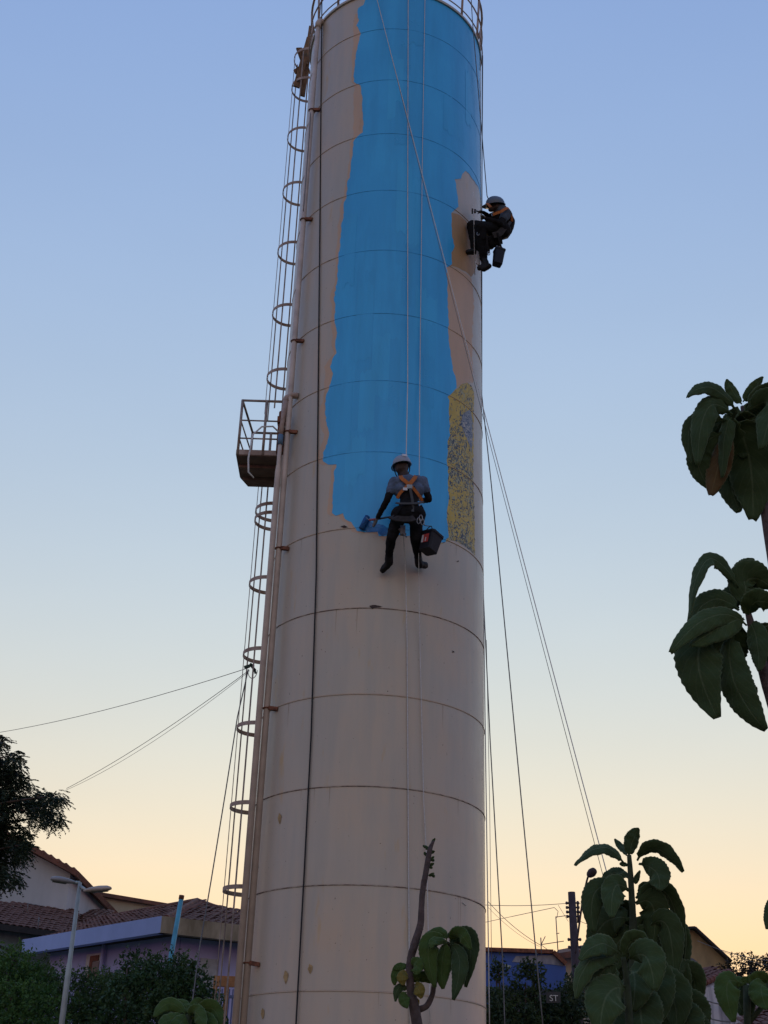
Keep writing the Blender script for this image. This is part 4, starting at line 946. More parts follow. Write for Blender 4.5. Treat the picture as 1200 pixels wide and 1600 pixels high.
# the mast leans slightly: foot placed under the line seen in the photo
lf = at(96, 1602, 18.0); lampb = lf + (lf - lt).normalized() * ((lf.z - gz0) / abs((lf - lt).normalized().z))
sl = thing('street_lamp', 'pale double headed street lamp in front of the lavender house', 'street lamp', lampb)
M_GALV = mat('pale_green_galvanised', (.30, .36, .37), .5, .12, 4, .05, metal=.2)
MB().tube([lampb, lampb.lerp(lt, .66), lampb.lerp(lt, .665), lt], [.044, .038, .031, .027], 12).build('mast', M_GALV, sl, True)
def lamp_head(a, b, w, mt):
    """cobra-head luminaire: tapered pod with lens below"""
    a, b = Vector(a), Vector(b); d = (b - a); L = d.length; d.normalize(); s = d.cross(Vector((0, 0, 1))).normalized(); u = s.cross(d)
    mb = MB(); V = []; n = 12; prof = [(0, .35, .4), (.12, .55, .6), (.35, .85, .9), (.6, 1, 1), (.85, .85, .85), (.97, .5, .5), (1.0, .2, .2)]
    for t_, wr_, hr_ in prof: V += [a + d * L * t_ + s * math.cos(2 * math.pi * k / n) * w * wr_ + u * (math.sin(2 * math.pi * k / n) * w * .78 * hr_ * (1 if math.sin(2 * math.pi * k / n) > 0 else .7)) for k in range(n)]
    mb.add(V, [(j * n + k, j * n + (k + 1) % n, (j + 1) * n + (k + 1) % n, (j + 1) * n + k) for j in range(len(prof) - 1) for k in range(n)] + [list(range(n))[::-1], [(len(prof) - 1) * n + k for k in range(n)]])
    h = mb.build('lamp_head', mt, sl, True)
    mb = MB(); V = []; prof = [(.36, .6), (.6, .82), (.85, .68), (.93, .4)]
    for t_, wr_ in prof: V += [a + d * L * t_ + s * x_ * w * wr_ - u * w * (.42 + .24 * (1 - abs(x_))) for x_ in (-1, -.5, 0, .5, 1)]
    mb.add(V, [(j * 5 + k, j * 5 + k + 1, (j + 1) * 5 + k + 1, (j + 1) * 5 + k) for j in range(3) for k in range(4)]); mb.build('lens', mat('cloudy_lens', (.22, .22, .22), .25), h, True)
M_HEAD = mat('lamp_grey', (.24, .25, .27), .5, .1, 6)
lamp_head(at(117, 1379, 18.0), at(79, 1373, 17.8), .065, M_HEAD); lamp_head(at(132, 1392, 17.9), at(173, 1388, 17.5), .065, mat('lamp_beige', (.36, .32, .28), .5, .1, 6))
MB().tube([lt, at(115, 1379, 18.0)], .022, 8).build('bracket', M_GALV, sl, True); MB().tube([at(124.5, 1384, 18.0), at(135, 1391.5, 17.9)], .022, 8).build('bracket', M_GALV, sl, True)
# --- leaning blue post
bp1, bp0 = at(283, 1405, 20.5), at(268, 1490, 20.5); foot = bp0 + (bp0 - bp1).normalized() * ((bp0.z - gz0) / abs((bp0 - bp1).normalized().z))
bpst = thing('leaning_post', 'leaning sky blue painted post beside the lavender house corner', 'post', foot)
MB().tube([foot, bp1], [.045, .036], 10).build('post', mat('sky_blue_paint', (.09, .36, .50), .5, .15, 5), bpst, True)
MB().tube([bp1, bp1 + (bp1 - bp0).normalized() * .06], .042, 10).build('cap', M_RUST, bpst, True)
# --- blue picket fence and orange beam by the tower foot
fe = thing('fence', 'low blue bar fence beside the tower foot at left', 'fence', Vector((at(345, 1600, 23).x, 23, gz0)))
M_BFENCE = mat('blue_fence_paint', (.10, .13, .27), .6)
fa, fb = at(318, 1556, 23), at(392, 1556, 23); fb.z = fa.z
for k in range(14):
    p = fa.lerp(fb, k / 13); MB().tube([Vector((p.x, p.y, gz0)), p + Vector((0, 0, .12))], .013, 6).build('bar', M_BFENCE, fe)
for dz in (0, -1.1): MB().beam(fa + Vector((0, 0, dz)), fb + Vector((0, 0, dz)), .04, .05).build('rail', M_BFENCE, fe)
go = thing('gate_frame', 'faded orange gate frame behind the ladder foot', 'gate', Vector((at(365, 1600, 21.5).x, 21.5, gz0)))
M_ORG = mat('faded_orange_paint', (.42, .20, .08), .7, .2, 6)
g0, g1 = at(334, 1533, 21.5), at(372, 1537, 21.5); g1.z = g0.z
MB().beam(g0, g1, .08, .16).build('lintel', M_ORG, go)
for p in (g0.lerp(g1, .08), g0.lerp(g1, .55), g1): MB().beam(Vector((p.x, p.y, gz0)), p - Vector((0, 0, .08)), .07, .07).build('post', M_ORG, go)

# --- hedge shrubs at left
def sb(px, py, Y, rx, rz, ry=None): return (at(px, py, Y), (rx, ry or rx * .8, rz))
gl = 'shrubs of the hedge at left'
shrub('shrub', 'bright green tall shrub at the far left bottom corner', 'shrub', gl, [sb(5, 1545, 19.5, .55, .50), sb(24, 1508, 19.8, .30, .28), sb(30, 1555, 19.6, .5, .5), sb(10, 1620, 19, .9, .75)], leaf_mat('bright_hedge', (.075, .16, .035), (.03, .085, .02)), dens=1500, leaf=.055)
shrub('shrub', 'dense dark shrub under the small shuttered window', 'shrub', gl, [sb(85, 1565, 20.5, .62, .50), sb(58, 1540, 20.6, .40, .34), sb(128, 1560, 20.4, .5, .42), sb(100, 1630, 20.2, 1.0, .75)], M_LEAF_HEDGE, dens=1400, leaf=.055)
shrub('shrub', 'rounded shrub between street lamp and the leaning blue post', 'shrub', gl, [sb(172, 1572, 20.2, .55, .48), sb(160, 1550, 20.4, .34, .26), sb(195, 1610, 20, .8, .75)], M_LEAF_HEDGE, dens=1400, leaf=.055)
shrub('shrub', 'tallest hedge shrub with glossy leaves near the leaning blue post', 'shrub', gl, [sb(225, 1545, 19.6, .46, .42), sb(212, 1512, 19.7, .22, .22), sb(255, 1535, 19.5, .45, .38), sb(240, 1600, 19.3, .85, .75)], leaf_mat('glossy_hedge', (.055, .115, .040), (.020, .052, .020), .25, .5), dens=1400, leaf=.065)
shrub('shrub', 'hedge shrub with thin upright sprays before the pale panel', 'shrub', gl, [sb(290, 1550, 19.2, .38, .38), sb(283, 1520, 19.3, .2, .2), sb(312, 1575, 19.2, .2, .2), sb(285, 1610, 19.0, .6, .65)], leaf_mat('glossy_hedge2', (.060, .118, .038), (.022, .054, .020), .25, .5), dens=1400, leaf=.065)
# --- dark feathery tree at left edge
tr = thing('feathery_tree', 'dark feathery leaved tree reaching in from the left edge', 'tree', Vector((at(-140, 1500, 24).x, 24.0, gz0)))
tb = tr.location
br_ends = []
P, D = [], []
tk = MB(); c0 = at(-130, 1330, 24.0); tk.tube(densify([tb - Vector((0, 0, .1)), tb.lerp(c0, .5) + Vector((.1, 0, 0)), c0, at(-110, 1180, 24.2), at(-90, 1080, 24)], 4), [.22 - .010 * i for i in range(17)], 10); tk.build('trunk', M_BARK, tr, True)
sprays = []
tree_blobs = [(8,1195,30,22),(20,1215,26,16),(2,1250,30,26),(38,1245,22,20),(62,1248,20,14),(85,1243,14,10),(78,1275,22,16),(60,1262,16,14),(10,1300,38,26),(35,1320,16,14),(5,1335,40,16),(8,1370,26,14),(-40,1240,60,80),(-90,1300,60,90),(-40,1340,50,50),(-60,1180,50,50),(95,1250,7,6),(20,1180,10,8),(3,1160,6,6),(-5,1155,12,12)]
bm_ = MB()
for px_, py_, rx_, ry_ in tree_blobs:
    Y0 = 24 + random.uniform(-.8, .8); c = at(px_, py_, Y0); mpp = Y0 / F_PX * 1.02
    e = c; s0 = at(-120 + random.uniform(-10, 10), min(py_ + 60, 1380), 24.1)
    bm_.tube(densify([s0, s0.lerp(e, .5) + Vector((0, 0, .15)), e], 4), [.05 - .005 * i for i in range(9)], 5)
    ns = int(rx_ * ry_ * .26) + 8
    for _ in range(ns):
        a = random.uniform(0, 2 * math.pi); rr = math.sqrt(random.random()); qx, qy = px_ + math.cos(a) * rx_ * rr, py_ + math.sin(a) * ry_ * rr
        q = at(qx, qy, Y0 + random.uniform(-.5, .5)); dr_ = Vector((random.uniform(-.6, 1.0), random.uniform(-.6, .6), random.uniform(-.9, .25))).normalized(); Ls = random.uniform(.14, .26)
        sd_ = dr_.cross(Vector((0, 0, 1))).normalized()
        for k in range(8):
            t_ = (k + 1) / 8; b_ = q + dr_ * Ls * t_ - Vector((0, 0, .05 * t_ * t_))
            for sg in (-1, 1):
                ld = (sd_ * sg * .85 + dr_ * .5 - Vector((0, 0, .25))).normalized(); P.append(b_ + ld * .022); D.append(ld)
bm_.build('branches', M_BARK, tr, True)
leaves_mesh(np.array([tuple(p) for p in P]), np.array([tuple(d) for d in D]), .062, M_LEAF_TREE, tr, 'crown', .40, .15)

# ------------------------------------------------------------------ right-hand background
# --- deep blue building
yB = 32.0
hB = thing('building', 'low deep blue building with thin red brick coping behind the ropes', 'building', at(820, 1600, yB)); hB.location.z = gz0
b0, b1, b2 = at(700, 1493, yB), at(864, 1491, yB), at(884, 1510, yB); b0.z = b1.z
MB().prism([Vector((b0.x, yB, gz0)), b0, b1, b2, Vector((b2.x, yB, gz0))], (0, 7, 0)).build('wall', M_BLUEW, hB)
MB().prism([at(806, 1494, yB) + Vector((0, -.012, 0)), at(864, 1492.5, yB) + Vector((0, -.012, 0)), at(882, 1510, yB) + Vector((0, -.012, 0)), at(862, 1507, yB) + Vector((0, -.012, 0)), at(800, 1503, yB) + Vector((0, -.012, 0))], (0, .01, 0)).build('bare_plaster', wall_mat('peeling_plaster', (.30, .30, .33), col2=(.10, .11, .16), scale=4), hB)
for a, b in ((b0, b1), (b1, b2)):
    MB().beam(a + Vector((0, .1, .05)), b + Vector((0, .1, .05)), .42, .09).build('coping', M_RUST, hB)
MB().prism([at(764, 1546, yB - .05), at(886, 1546, yB - .05), at(886, 1600, yB - .05), at(764, 1600, yB - .05)], (0, .03, 0)).build('dark_awning', mat('dark_base', (.03, .035, .05), .8), hB)
MB().prism([at(789, 1507, yB - .01), at(799, 1509, yB - .01), at(798, 1512, yB - .01), at(788, 1510, yB - .01)], (0, -.02, 0)).build('faded_mark', mat('faded_mark', (.30, .36, .34), .8), hB)
# --- roof behind the pole
hp_ = thing('house', 'dark red roof edge behind the wooden utility pole', 'house', at(900, 1560, 36)); hp_.location.z = gz0
e0, e1, e2, e3 = at(868, 1490, 35.5), at(990, 1470, 35.5), at(990, 1462, 38), at(872, 1484, 38)
MB().prism([e0, e1, e2, e3], (0, 0, -.16)).build('roof', M_TILE, hp_)
MB().prism([at(880, 1496, 36), at(990, 1482, 36), Vector((at(990, 1482, 36).x, 36, gz0)), Vector((at(880, 1496, 36).x, 36, gz0))], (0, 5, 0)).build('wall', M_BEIGEW, hp_)
# --- utility pole with insulators and lamp arm
yp = 34.0
pt, pb_ = at(893, 1394, yp), at(899, 1500, yp); pf = pb_ + (pb_ - pt).normalized() * ((pb_.z - gz0) / abs((pb_ - pt).normalized().z))
up_ = thing('utility_pole', 'dark utility pole with side insulators right of the tower', 'utility pole', pf)
M_POLE = mat('dark_pole', (.055, .04, .045), .85, .2, 8, .2)
MB().tube([pf, pt], [.145, .095], 12).build('pole', M_POLE, up_, True)
for yy in (1411, 1418, 1425, 1432, 1468, 1480):
    for sg in (-1, 1):
        c = at(893.4 + (yy - 1394) * .056 + sg * 9, yy, yp); MB().tube([c + Vector((-sg * .06, 0, 0)), c, c + Vector((sg * .03, 0, 0))], [.02, .045, .03], 8).build('insulator', mat('insulator', (.05, .045, .05), .4), up_, True)
    MB().tube([at(893.4 + (yy - 1394) * .056 - 9, yy, yp), at(893.4 + (yy - 1394) * .056 + 9, yy, yp)], .012, 5).build('pin', M_POLE, up_, True)
MB().tube([at(902.5, 1408, yp), at(903.5, 1442, yp)], .03, 6).build('rack', M_POLE, up_, True)
slb = thing('street_lamp', 'slender dark street lamp arm beside the utility pole', 'street lamp', at(899, 1490, yp - .25))
MB().tube(densify([at(899, 1490, yp - .25), at(903, 1460, yp - .3), at(910, 1410, yp - .5), at(917, 1376, yp - .8), at(920, 1368, yp - .9)], 4), .026, 8).build('arm', M_POLE, slb, True)
ha, hb_ = at(918.5, 1369, yp - .9), at(930, 1359, yp - 1.2); d_ = (hb_ - ha)
MB().tube([ha, ha + d_ * .2, ha + d_ * .55, ha + d_ * .85, hb_], [.03, .085, .115, .09, .03], 10).build('lamp_head', M_POLE, slb, True)
# --- wires near the pole
gw = 'overhead wires at right'
def wire(pts, r, label, sag=.0): rope(pts, r * .65, M_WIRE, label, 'wire', 'wire', sag, gw, 5)
wire([at(740, 1413, yp), at(890, 1411, yp)], .012, 'level wire from the tower edge to the utility pole top', .05)
wire([at(740, 1445, yp), at(800, 1432, yp)], .010, 'lower wire rising from the tower edge towards the pole')
wire([at(800, 1432, yp), at(866, 1418, yp), at(872, 1424, yp), at(870, 1434, yp)], .012, 'wire that hooks down onto the thin aerial mast')
wire([at(762, 1408, yp + 1), at(845, 1477, yp + 1)], .012, 'wire slanting down right behind the ropes, front one', .1)
wire([at(762, 1417, yp + 1.5), at(843, 1479, yp + 1.5)], .007, 'wire slanting down right behind the ropes, fainter one', .1)
wire([at(845, 1476, yp), at(868, 1493, yp)], .012, 'short wire dropping to the blue building corner')
wire([at(872, 1414, yp), at(888, 1440, yp)], .008, 'thin wire falling to the left side of the pole')
wire([at(902, 1410, yp), at(960, 1425, yp + 2)], .010, 'upper wire leaving the pole to the right', .05)
wire([at(903, 1438, yp), at(965, 1445, yp + 2)], .010, 'lower wire leaving the pole to the right', .1)
wire([at(1090, 1470, 40), at(1230, 1504, 36)], .014, 'wire above the round dark tree at right', .12)
wire([at(1120, 1482, 40), at(1230, 1512, 36)], .009, 'second thinner wire above the round dark tree', .1)
aerial(at(872, 1490, yp), at(868.5, 1432, yp), [(at(868, 1433, yp), at(886, 1430.5, yp)), (at(869, 1459, yp), at(874, 1458, yp))], 'thin television aerial mast left of the utility pole')
aerial(at(846, 1492, 31.5), at(845, 1465, 31.5), [(at(845, 1476, 31.5), at(881, 1470.5, 31.5)), (at(846, 1475, 31.5), at(852, 1463, 31.5))], 'yagi aerial on the blue building roof')
# --- ochre gable house and tiled grey wall
yo = 46.0
ho = thing('house', 'ochre plastered gable end behind the leafy plant at right', 'house', at(1090, 1560, yo)); ho.location.z = gz0
gx = [at(1000, 1480, yo), at(1066, 1454, yo), at(1083, 1453, yo), at(1140, 1506, yo)]
MB().prism([Vector((gx[0].x, yo, gz0))] + gx + [Vector((gx[3].x, yo, gx[3].z - 1)), Vector((gx[3].x, yo, gz0))], (0, 9, 0)).build('wall', M_OCHREW, ho)
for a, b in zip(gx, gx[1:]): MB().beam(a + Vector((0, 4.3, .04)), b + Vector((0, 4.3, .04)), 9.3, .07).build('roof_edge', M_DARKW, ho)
hg = thing('house', 'grey streaked wall with red clay tile verge at lower right', 'house', at(1115, 1600, 28)); hg.location.z = gz0
yg = 28.0
v0, v1 = at(1090, 1546, yg), at(1140, 1524, yg + .6)
W1 = at(1152, 1528, yg + .6)
MB().prism([Vector((v0.x, yg, gz0)), v0, v1, Vector((v1.x + .6, yg + .6, v1.z - .1)), Vector((v1.x + .6, yg + .6, gz0))], (.0, .25, 0)).build('wall', M_GREYW, hg)
ng = 9
for k in range(ng):
    p = v0.lerp(v1, (k + .5) / ng) + Vector((0, -.06, .07)); d = (v1 - v0).normalized()
    MB().tube([p - d * .06, p + d * .06], [.075, .062], 8).build('verge_tile', M_TILE2, hg)
bkp = [v0 + Vector((0, .05, .02)), v1 + Vector((0, .05, .02)), at(1120, 1525, yg + 2.5), at(1078, 1530, yg + 2.5)]
rg_ = bpy.data.objects.new('roof', None); COL.objects.link(rg_); rg_.parent = hg
tile_plane(rg_, bkp, v1 - v0, Vector((0, 3, .6)), .16, .32, M_TILE2, 200)
for yy in (1562, 1588): rope([at(1094, yy - 3, yg - .2), at(1150, yy + 8, yg - .1)], .014, M_WIRE, 'cable strung across the grey streaked wall, %s' % ('upper one' if yy < 1570 else 'lower one'), 'cable', 'cable', .05)
MB().prism([at(1090, 1550, yg - .08), at(1095, 1549, yg - .08), at(1096, 1575, yg - .08), at(1090, 1576, yg - .08)], (0, -.05, 0)).build('door_post', M_RUST, hg)
# low red roof at the very corner
hc = thing('house', 'corner of a low red tiled roof at the bottom right', 'house', at(1190, 1640, 24)); hc.location.z = gz0
c0_, c1_, c2_, c3_ = at(1150, 1612, 23), at(1260, 1612, 23), at(1260, 1572, 25.5), at(1176, 1574, 25.5); c1_.z = c0_.z; c2_.z = c3_.z
rc_ = bpy.data.objects.new('roof', None); COL.objects.link(rc_); rc_.parent = hc
tile_plane(rc_, [c0_, c1_, c2_, c3_], c1_ - c0_, c3_ - c0_, .17, .32, M_TILE2, 200)
wl = MB(); vert_wall(wl, c0_ + Vector((.1, .3, 0)), c1_ + Vector((0, .3, 0)), gz0, c0_.z - .05); wl.build('wall', M_BEIGEW, hc)
# satellite dish on the ochre house
ds = thing('satellite_dish', 'small grey satellite dish before the ochre gable', 'satellite dish', at(1075, 1528, 34))
dc = at(1075, 1522, 34); mb = MB(); V = [dc]; n = 16
for j in (1, 2, 3):
    for k in range(n): a = 2 * math.pi * k / n; V.append(dc + Vector((math.cos(a) * .11 * j, -.018 * j * j, math.sin(a) * .13 * j)))
mb.add(V, [(0, 1 + k, 1 + (k + 1) % n) for k in range(n)] + [(1 + (j - 1) * n + k, 1 + j * n + k, 1 + j * n + (k + 1) % n, 1 + (j - 1) * n + (k + 1) % n) for j in (1, 2) for k in range(n)])
mb.build('dish', mat('dish_grey', (.17, .19, .24), .6), ds, True); MB().tube([dc, dc - Vector((0, 0, .7))], .03, 6).build('mast', M_WIRE, ds)
# --- trees and shrubs right
shrub('round_tree', 'round dark tree against the bright sky at the right edge', 'tree', None, [sb(1163, 1522, 40, .62, .48), sb(1192, 1520, 40.5, .7, .45), sb(1142, 1532, 40, .42, .40), sb(1175, 1560, 40, 1.1, .6), sb(1225, 1535, 40.5, .8, .55), sb(1205, 1590, 40, 1.2, .8)], M_LEAF_FAR, leaf=.10, dens=520, stems=6)
gr = 'shrubs below the blue building'
shrub('shrub', 'leafy shrub with a tall tuft before the blue building', 'shrub', gr, [sb(826, 1535, 22, .22, .24), sb(815, 1572, 22, .40, .32), sb(829, 1515, 22, .12, .12), sb(800, 1610, 21.8, .6, .5)], M_LEAF_RIGHT, leaf=.08, dens=1100)
shrub('shrub', 'small shrub right beside the tower edge at bottom', 'shrub', gr, [sb(776, 1520, 23, .11, .11), sb(775, 1582, 22.5, .35, .38), sb(770, 1625, 22, .5, .4)], leaf_mat('shrub_leaves2', (.045, .075, .022), (.016, .034, .012)), leaf=.08, dens=1100)
shrub('shrub', 'dark shrub between the yagi aerial and the big leafy plant', 'shrub', gr, [sb(884, 1568, 22.5, .35, .30), sb(850, 1600, 22.2, .55, .40), sb(905, 1545, 23, .28, .32), sb(900, 1605, 22, .7, .5)], leaf_mat('shrub_leaves3', (.040, .064, .022), (.014, .030, .012)), leaf=.08, dens=1100)
# --- white lettered sign among the shrubs
sg = thing('sign', 'small dark sign with white letters ST half hidden among shrubs', 'sign', at(864, 1558, 21.4))
MB().prism([at(854, 1550, 21.4), at(876, 1550, 21.4), at(876, 1567, 21.4), at(854, 1567, 21.4)], (0, .04, 0)).build('board', mat('sign_board', (.03, .035, .04), .6), sg)
tx = bpy.data.curves.new('letters', 'FONT'); tx.body = 'ST'; tx.size = .13; tx.extrude = .006
to = bpy.data.objects.new('letters', tx); COL.objects.link(to); dgx = bpy.context.evaluated_depsgraph_get()
tme = bpy.data.meshes.new_from_object(to.evaluated_get(dgx)); bpy.data.objects.remove(to); tme.materials.clear(); tme.materials.append(mat('sign_white', (.62, .62, .60), .6))
to = bpy.data.objects.new('letters', tme); COL.objects.link(to); to.parent = sg; to.rotation_euler = (math.pi / 2, 0, 0); to.location = at(858.5, 1564, 21.38) - sg.location

# ------------------------------------------------------------------ foreground plants with large velvety leaves
def velvet_leaf(name, c_hi, c_lo, vein, tr=.30):
    M = bpy.data.materials.new(name); M.use_nodes = True; t = M.node_tree; p = t.nodes['Principled BSDF']; L = t.links.new
    uv = t.nodes.new('ShaderNodeUVMap'); sx = t.nodes.new('ShaderNodeSeparateXYZ'); L(uv.outputs[0], sx.inputs[0])
    def mth(op, a, b=None, c=None):
        q = t.nodes.new('ShaderNodeMath'); q.operation = op
        for i, v in enumerate((a, b, c)):
            if v is None: continue
            if isinstance(v, (int, float)): q.inputs[i].default_value = v
            else: L(v, q.inputs[i])
        return q.outputs[0]
    ax = mth('ABSOLUTE', mth('SUBTRACT', sx.outputs[0], .5))
    mid = mth('SUBTRACT', 1.0, mth('MULTIPLY', ax, 26.0)); mid = mth('MAXIMUM', mid, 0.0)
    side = mth('SINE', mth('MULTIPLY', mth('SUBTRACT', sx.outputs[1], mth('MULTIPLY', ax, .55)), 58.0)); side = mth('MAXIMUM', mth('SUBTRACT', side, .80), 0.0); side = mth('MULTIPLY', side, 2.2)
    edge = mth('MULTIPLY', mth('MAXIMUM', mth('SUBTRACT', ax, .455), 0.0), 14.0)
    f = mth('MINIMUM', mth('ADD', mth('ADD', mth('MULTIPLY', mid, .8), mth('MULTIPLY', side, .45)), edge), 1.0)
    n = t.nodes.new('ShaderNodeTexNoise'); n.inputs['Scale'].default_value = 45; n.inputs['Detail'].default_value = 5; tc = t.nodes.new('ShaderNodeTexCoord'); L(tc.outputs['Object'], n.inputs[0])
    x = t.nodes.new('ShaderNodeMix'); x.data_type = 'RGBA'; L(n.outputs[0], x.inputs[0]); x.inputs[6].default_value = (*c_lo, 1); x.inputs[7].default_value = (*c_hi, 1)
    x2 = t.nodes.new('ShaderNodeMix'); x2.data_type = 'RGBA'; L(f, x2.inputs[0]); L(x.outputs[2], x2.inputs[6]); x2.inputs[7].default_value = (*vein, 1)
    L(x2.outputs[2], p.inputs['Base Color']); p.inputs['Roughness'].default_value = .8; p.inputs['Specular IOR Level'].default_value = .2
    p.inputs['Sheen Weight'].default_value = .35; p.inputs['Sheen Roughness'].default_value = .4; p.inputs['Sheen Tint'].default_value = (.55, .75, .45, 1)
    b = t.nodes.new('ShaderNodeBump'); b.inputs['Strength'].default_value = .5; b.inputs['Distance'].default_value = .002
    n2 = t.nodes.new('ShaderNodeTexNoise'); n2.inputs['Scale'].default_value = 160; L(tc.outputs['Object'], n2.inputs[0])
    L(mth('SUBTRACT', n2.outputs[0], mth('MULTIPLY', f, .8)), b.inputs['Height']); L(b.outputs[0], p.inputs['Normal'])
    ts = t.nodes.new('ShaderNodeBsdfTranslucent'); L(x2.outputs[2], ts.inputs[0]); mx = t.nodes.new('ShaderNodeMixShader'); mx.inputs[0].default_value = tr
    L(p.outputs[0], mx.inputs[1]); L(ts.outputs[0], mx.inputs[2]); L(mx.outputs[0], t.nodes['Material Output'].inputs[0])
    return M
M_LF = velvet_leaf('velvet_green_leaf', (.060, .098, .034), (.035, .062, .024), (.115, .155, .08))
M_LFB = velvet_leaf('velvet_light_leaf', (.078, .132, .026), (.046, .084, .019), (.11, .155, .055))
M_LFM = velvet_leaf('velvet_mid_leaf', (.070, .115, .038), (.042, .074, .028), (.13, .175, .085))
M_LFY = velvet_leaf('yellowing_leaf', (.26, .20, .040), (.15, .13, .030), (.25, .23, .08))
M_LFBR = velvet_leaf('browning_leaf', (.16, .10, .035), (.07, .045, .022), (.18, .14, .06))
M_STEM = mat('plant_stem', (.085, .062, .058), .85, .2, 60, .4, 120); M_GSTEM = mat('green_stem', (.034, .050, .022), .85, .2, 60, .3, 120)
def leaf(plant, pts, w_px, depth, tilt=0.0, mt=None, cup=.25, part=None, dz=(0, 0, 0), blunt=.66):
    """one thick scalloped leaf: midrib through three pixels (at plant depth + dz), blade width in pixels as seen face on,
    tilt turns the blade about its midrib"""
    A, B, C_ = [at(p[0], p[1], depth + d) for p, d in zip(pts, dz)]
    B = 2 * B - (A + C_) * .5                                    # curve passes through the middle point
    nL, nW = 34, 8
    mpp = depth / F_PX / .89 * 1.0
    W = w_px * mpp / 2
    V, UV = [], []; th = .0006
    view = None; top = []; bot = []; tw = random.uniform(-.55, .55); ph_ = random.uniform(0, 6); cup = cup * random.uniform(.5, 1.4)
    for i in range(nL + 1):
        t_ = i / nL; p = A * (1 - t_) ** 2 + B * 2 * t_ * (1 - t_) + C_ * t_ * t_
        d = ((B - A) * (1 - t_) + (C_ - B) * t_); d = d.normalized() if d.length > 1e-6 else (C_ - A).normalized()
        view = (CAM - p).normalized(); s = d.cross(view)
        s = s.normalized() if s.length > 1e-4 else CR.copy()
        s = Matrix.Rotation(tilt + tw * (t_ - .4), 3, d) @ s; n = s.cross(d).normalized()
        if n.dot(view) < 0: n = -n
        wd = W * (max(math.sin(math.pi * min(t_ * .955 + .03, 1) ** 1.0), .02) ** blunt) if t_ < 1 else W * .16
        if t_ < .06: wd = max(wd * .35, W * .10)
        for j in range(nW + 1):
            u = j / nW * 2 - 1
            sc_ = 1.0
            if abs(u) == 1: sc_ = 1 + (.032 * (1 if i % 2 else -1)) * (1 if .06 < t_ < .98 else 0)
            wob = (math.sin(t_ * 17 + u * 2.1 + ph_) * .05 + math.sin(t_ * 31 + ph_ * 2) * .06 * abs(u)) * W
            q = p + s * (u * wd * sc_) - n * (cup * abs(u) ** 1.6 * wd - wob)
            top.append(q + n * th); bot.append(q - n * th); UV.append((j / nW, t_))
    m_ = nW + 1; N = len(top); F = []
    for i in range(nL):
        for j in range(nW):
            a, b, c, d = i * m_ + j, i * m_ + j + 1, (i + 1) * m_ + j + 1, (i + 1) * m_ + j
            F.append((a, b, c, d)); F.append((N + d, N + c, N + b, N + a))
    rim = [j for j in range(m_)] + [i * m_ + nW for i in range(1, nL + 1)] + [nL * m_ + j for j in range(nW - 1, -1, -1)] + [i * m_ for i in range(nL - 1, 0, -1)]
    for k in range(len(rim)): a, b = rim[k], rim[(k + 1) % len(rim)]; F.append((b, a, N + a, N + b))
    mb = MB(); mb.add(top + bot, F); o = mb.build('leaf', mt or M_LF, plant, True)
    ul = o.data.uv_layers.new(name='UVMap'); vi = np.empty(len(o.data.loops), np.int32); o.data.loops.foreach_get('vertex_index', vi)
    uva = np.array(UV + UV, np.float32); ul.data.foreach_set('uv', uva[vi].ravel())
    return o
def stem(plant, pts, radii_px, depth, mt, name='stem', dz=None):
    P = densify([at(x, y, depth + (dz[i] if dz else 0)) for i, (x, y) in enumerate(pts)], 5); n = len(P)
    rr = [float(np.interp(i / (n - 1) * (len(pts) - 1), range(len(pts)), radii_px)) * depth / F_PX / .89 for i in range(n)]
    rr = [r * (1 + .10 * mnoise.noise(p * 60)) for r, p in zip(rr, P)]
    return MB().tube(P, rr, 10).build(name, mt, plant, True)
def drop_to_ground(px, py, depth):
    p = at(px, py, depth); return Vector((p.x, p.y, ground_z(p.y)))

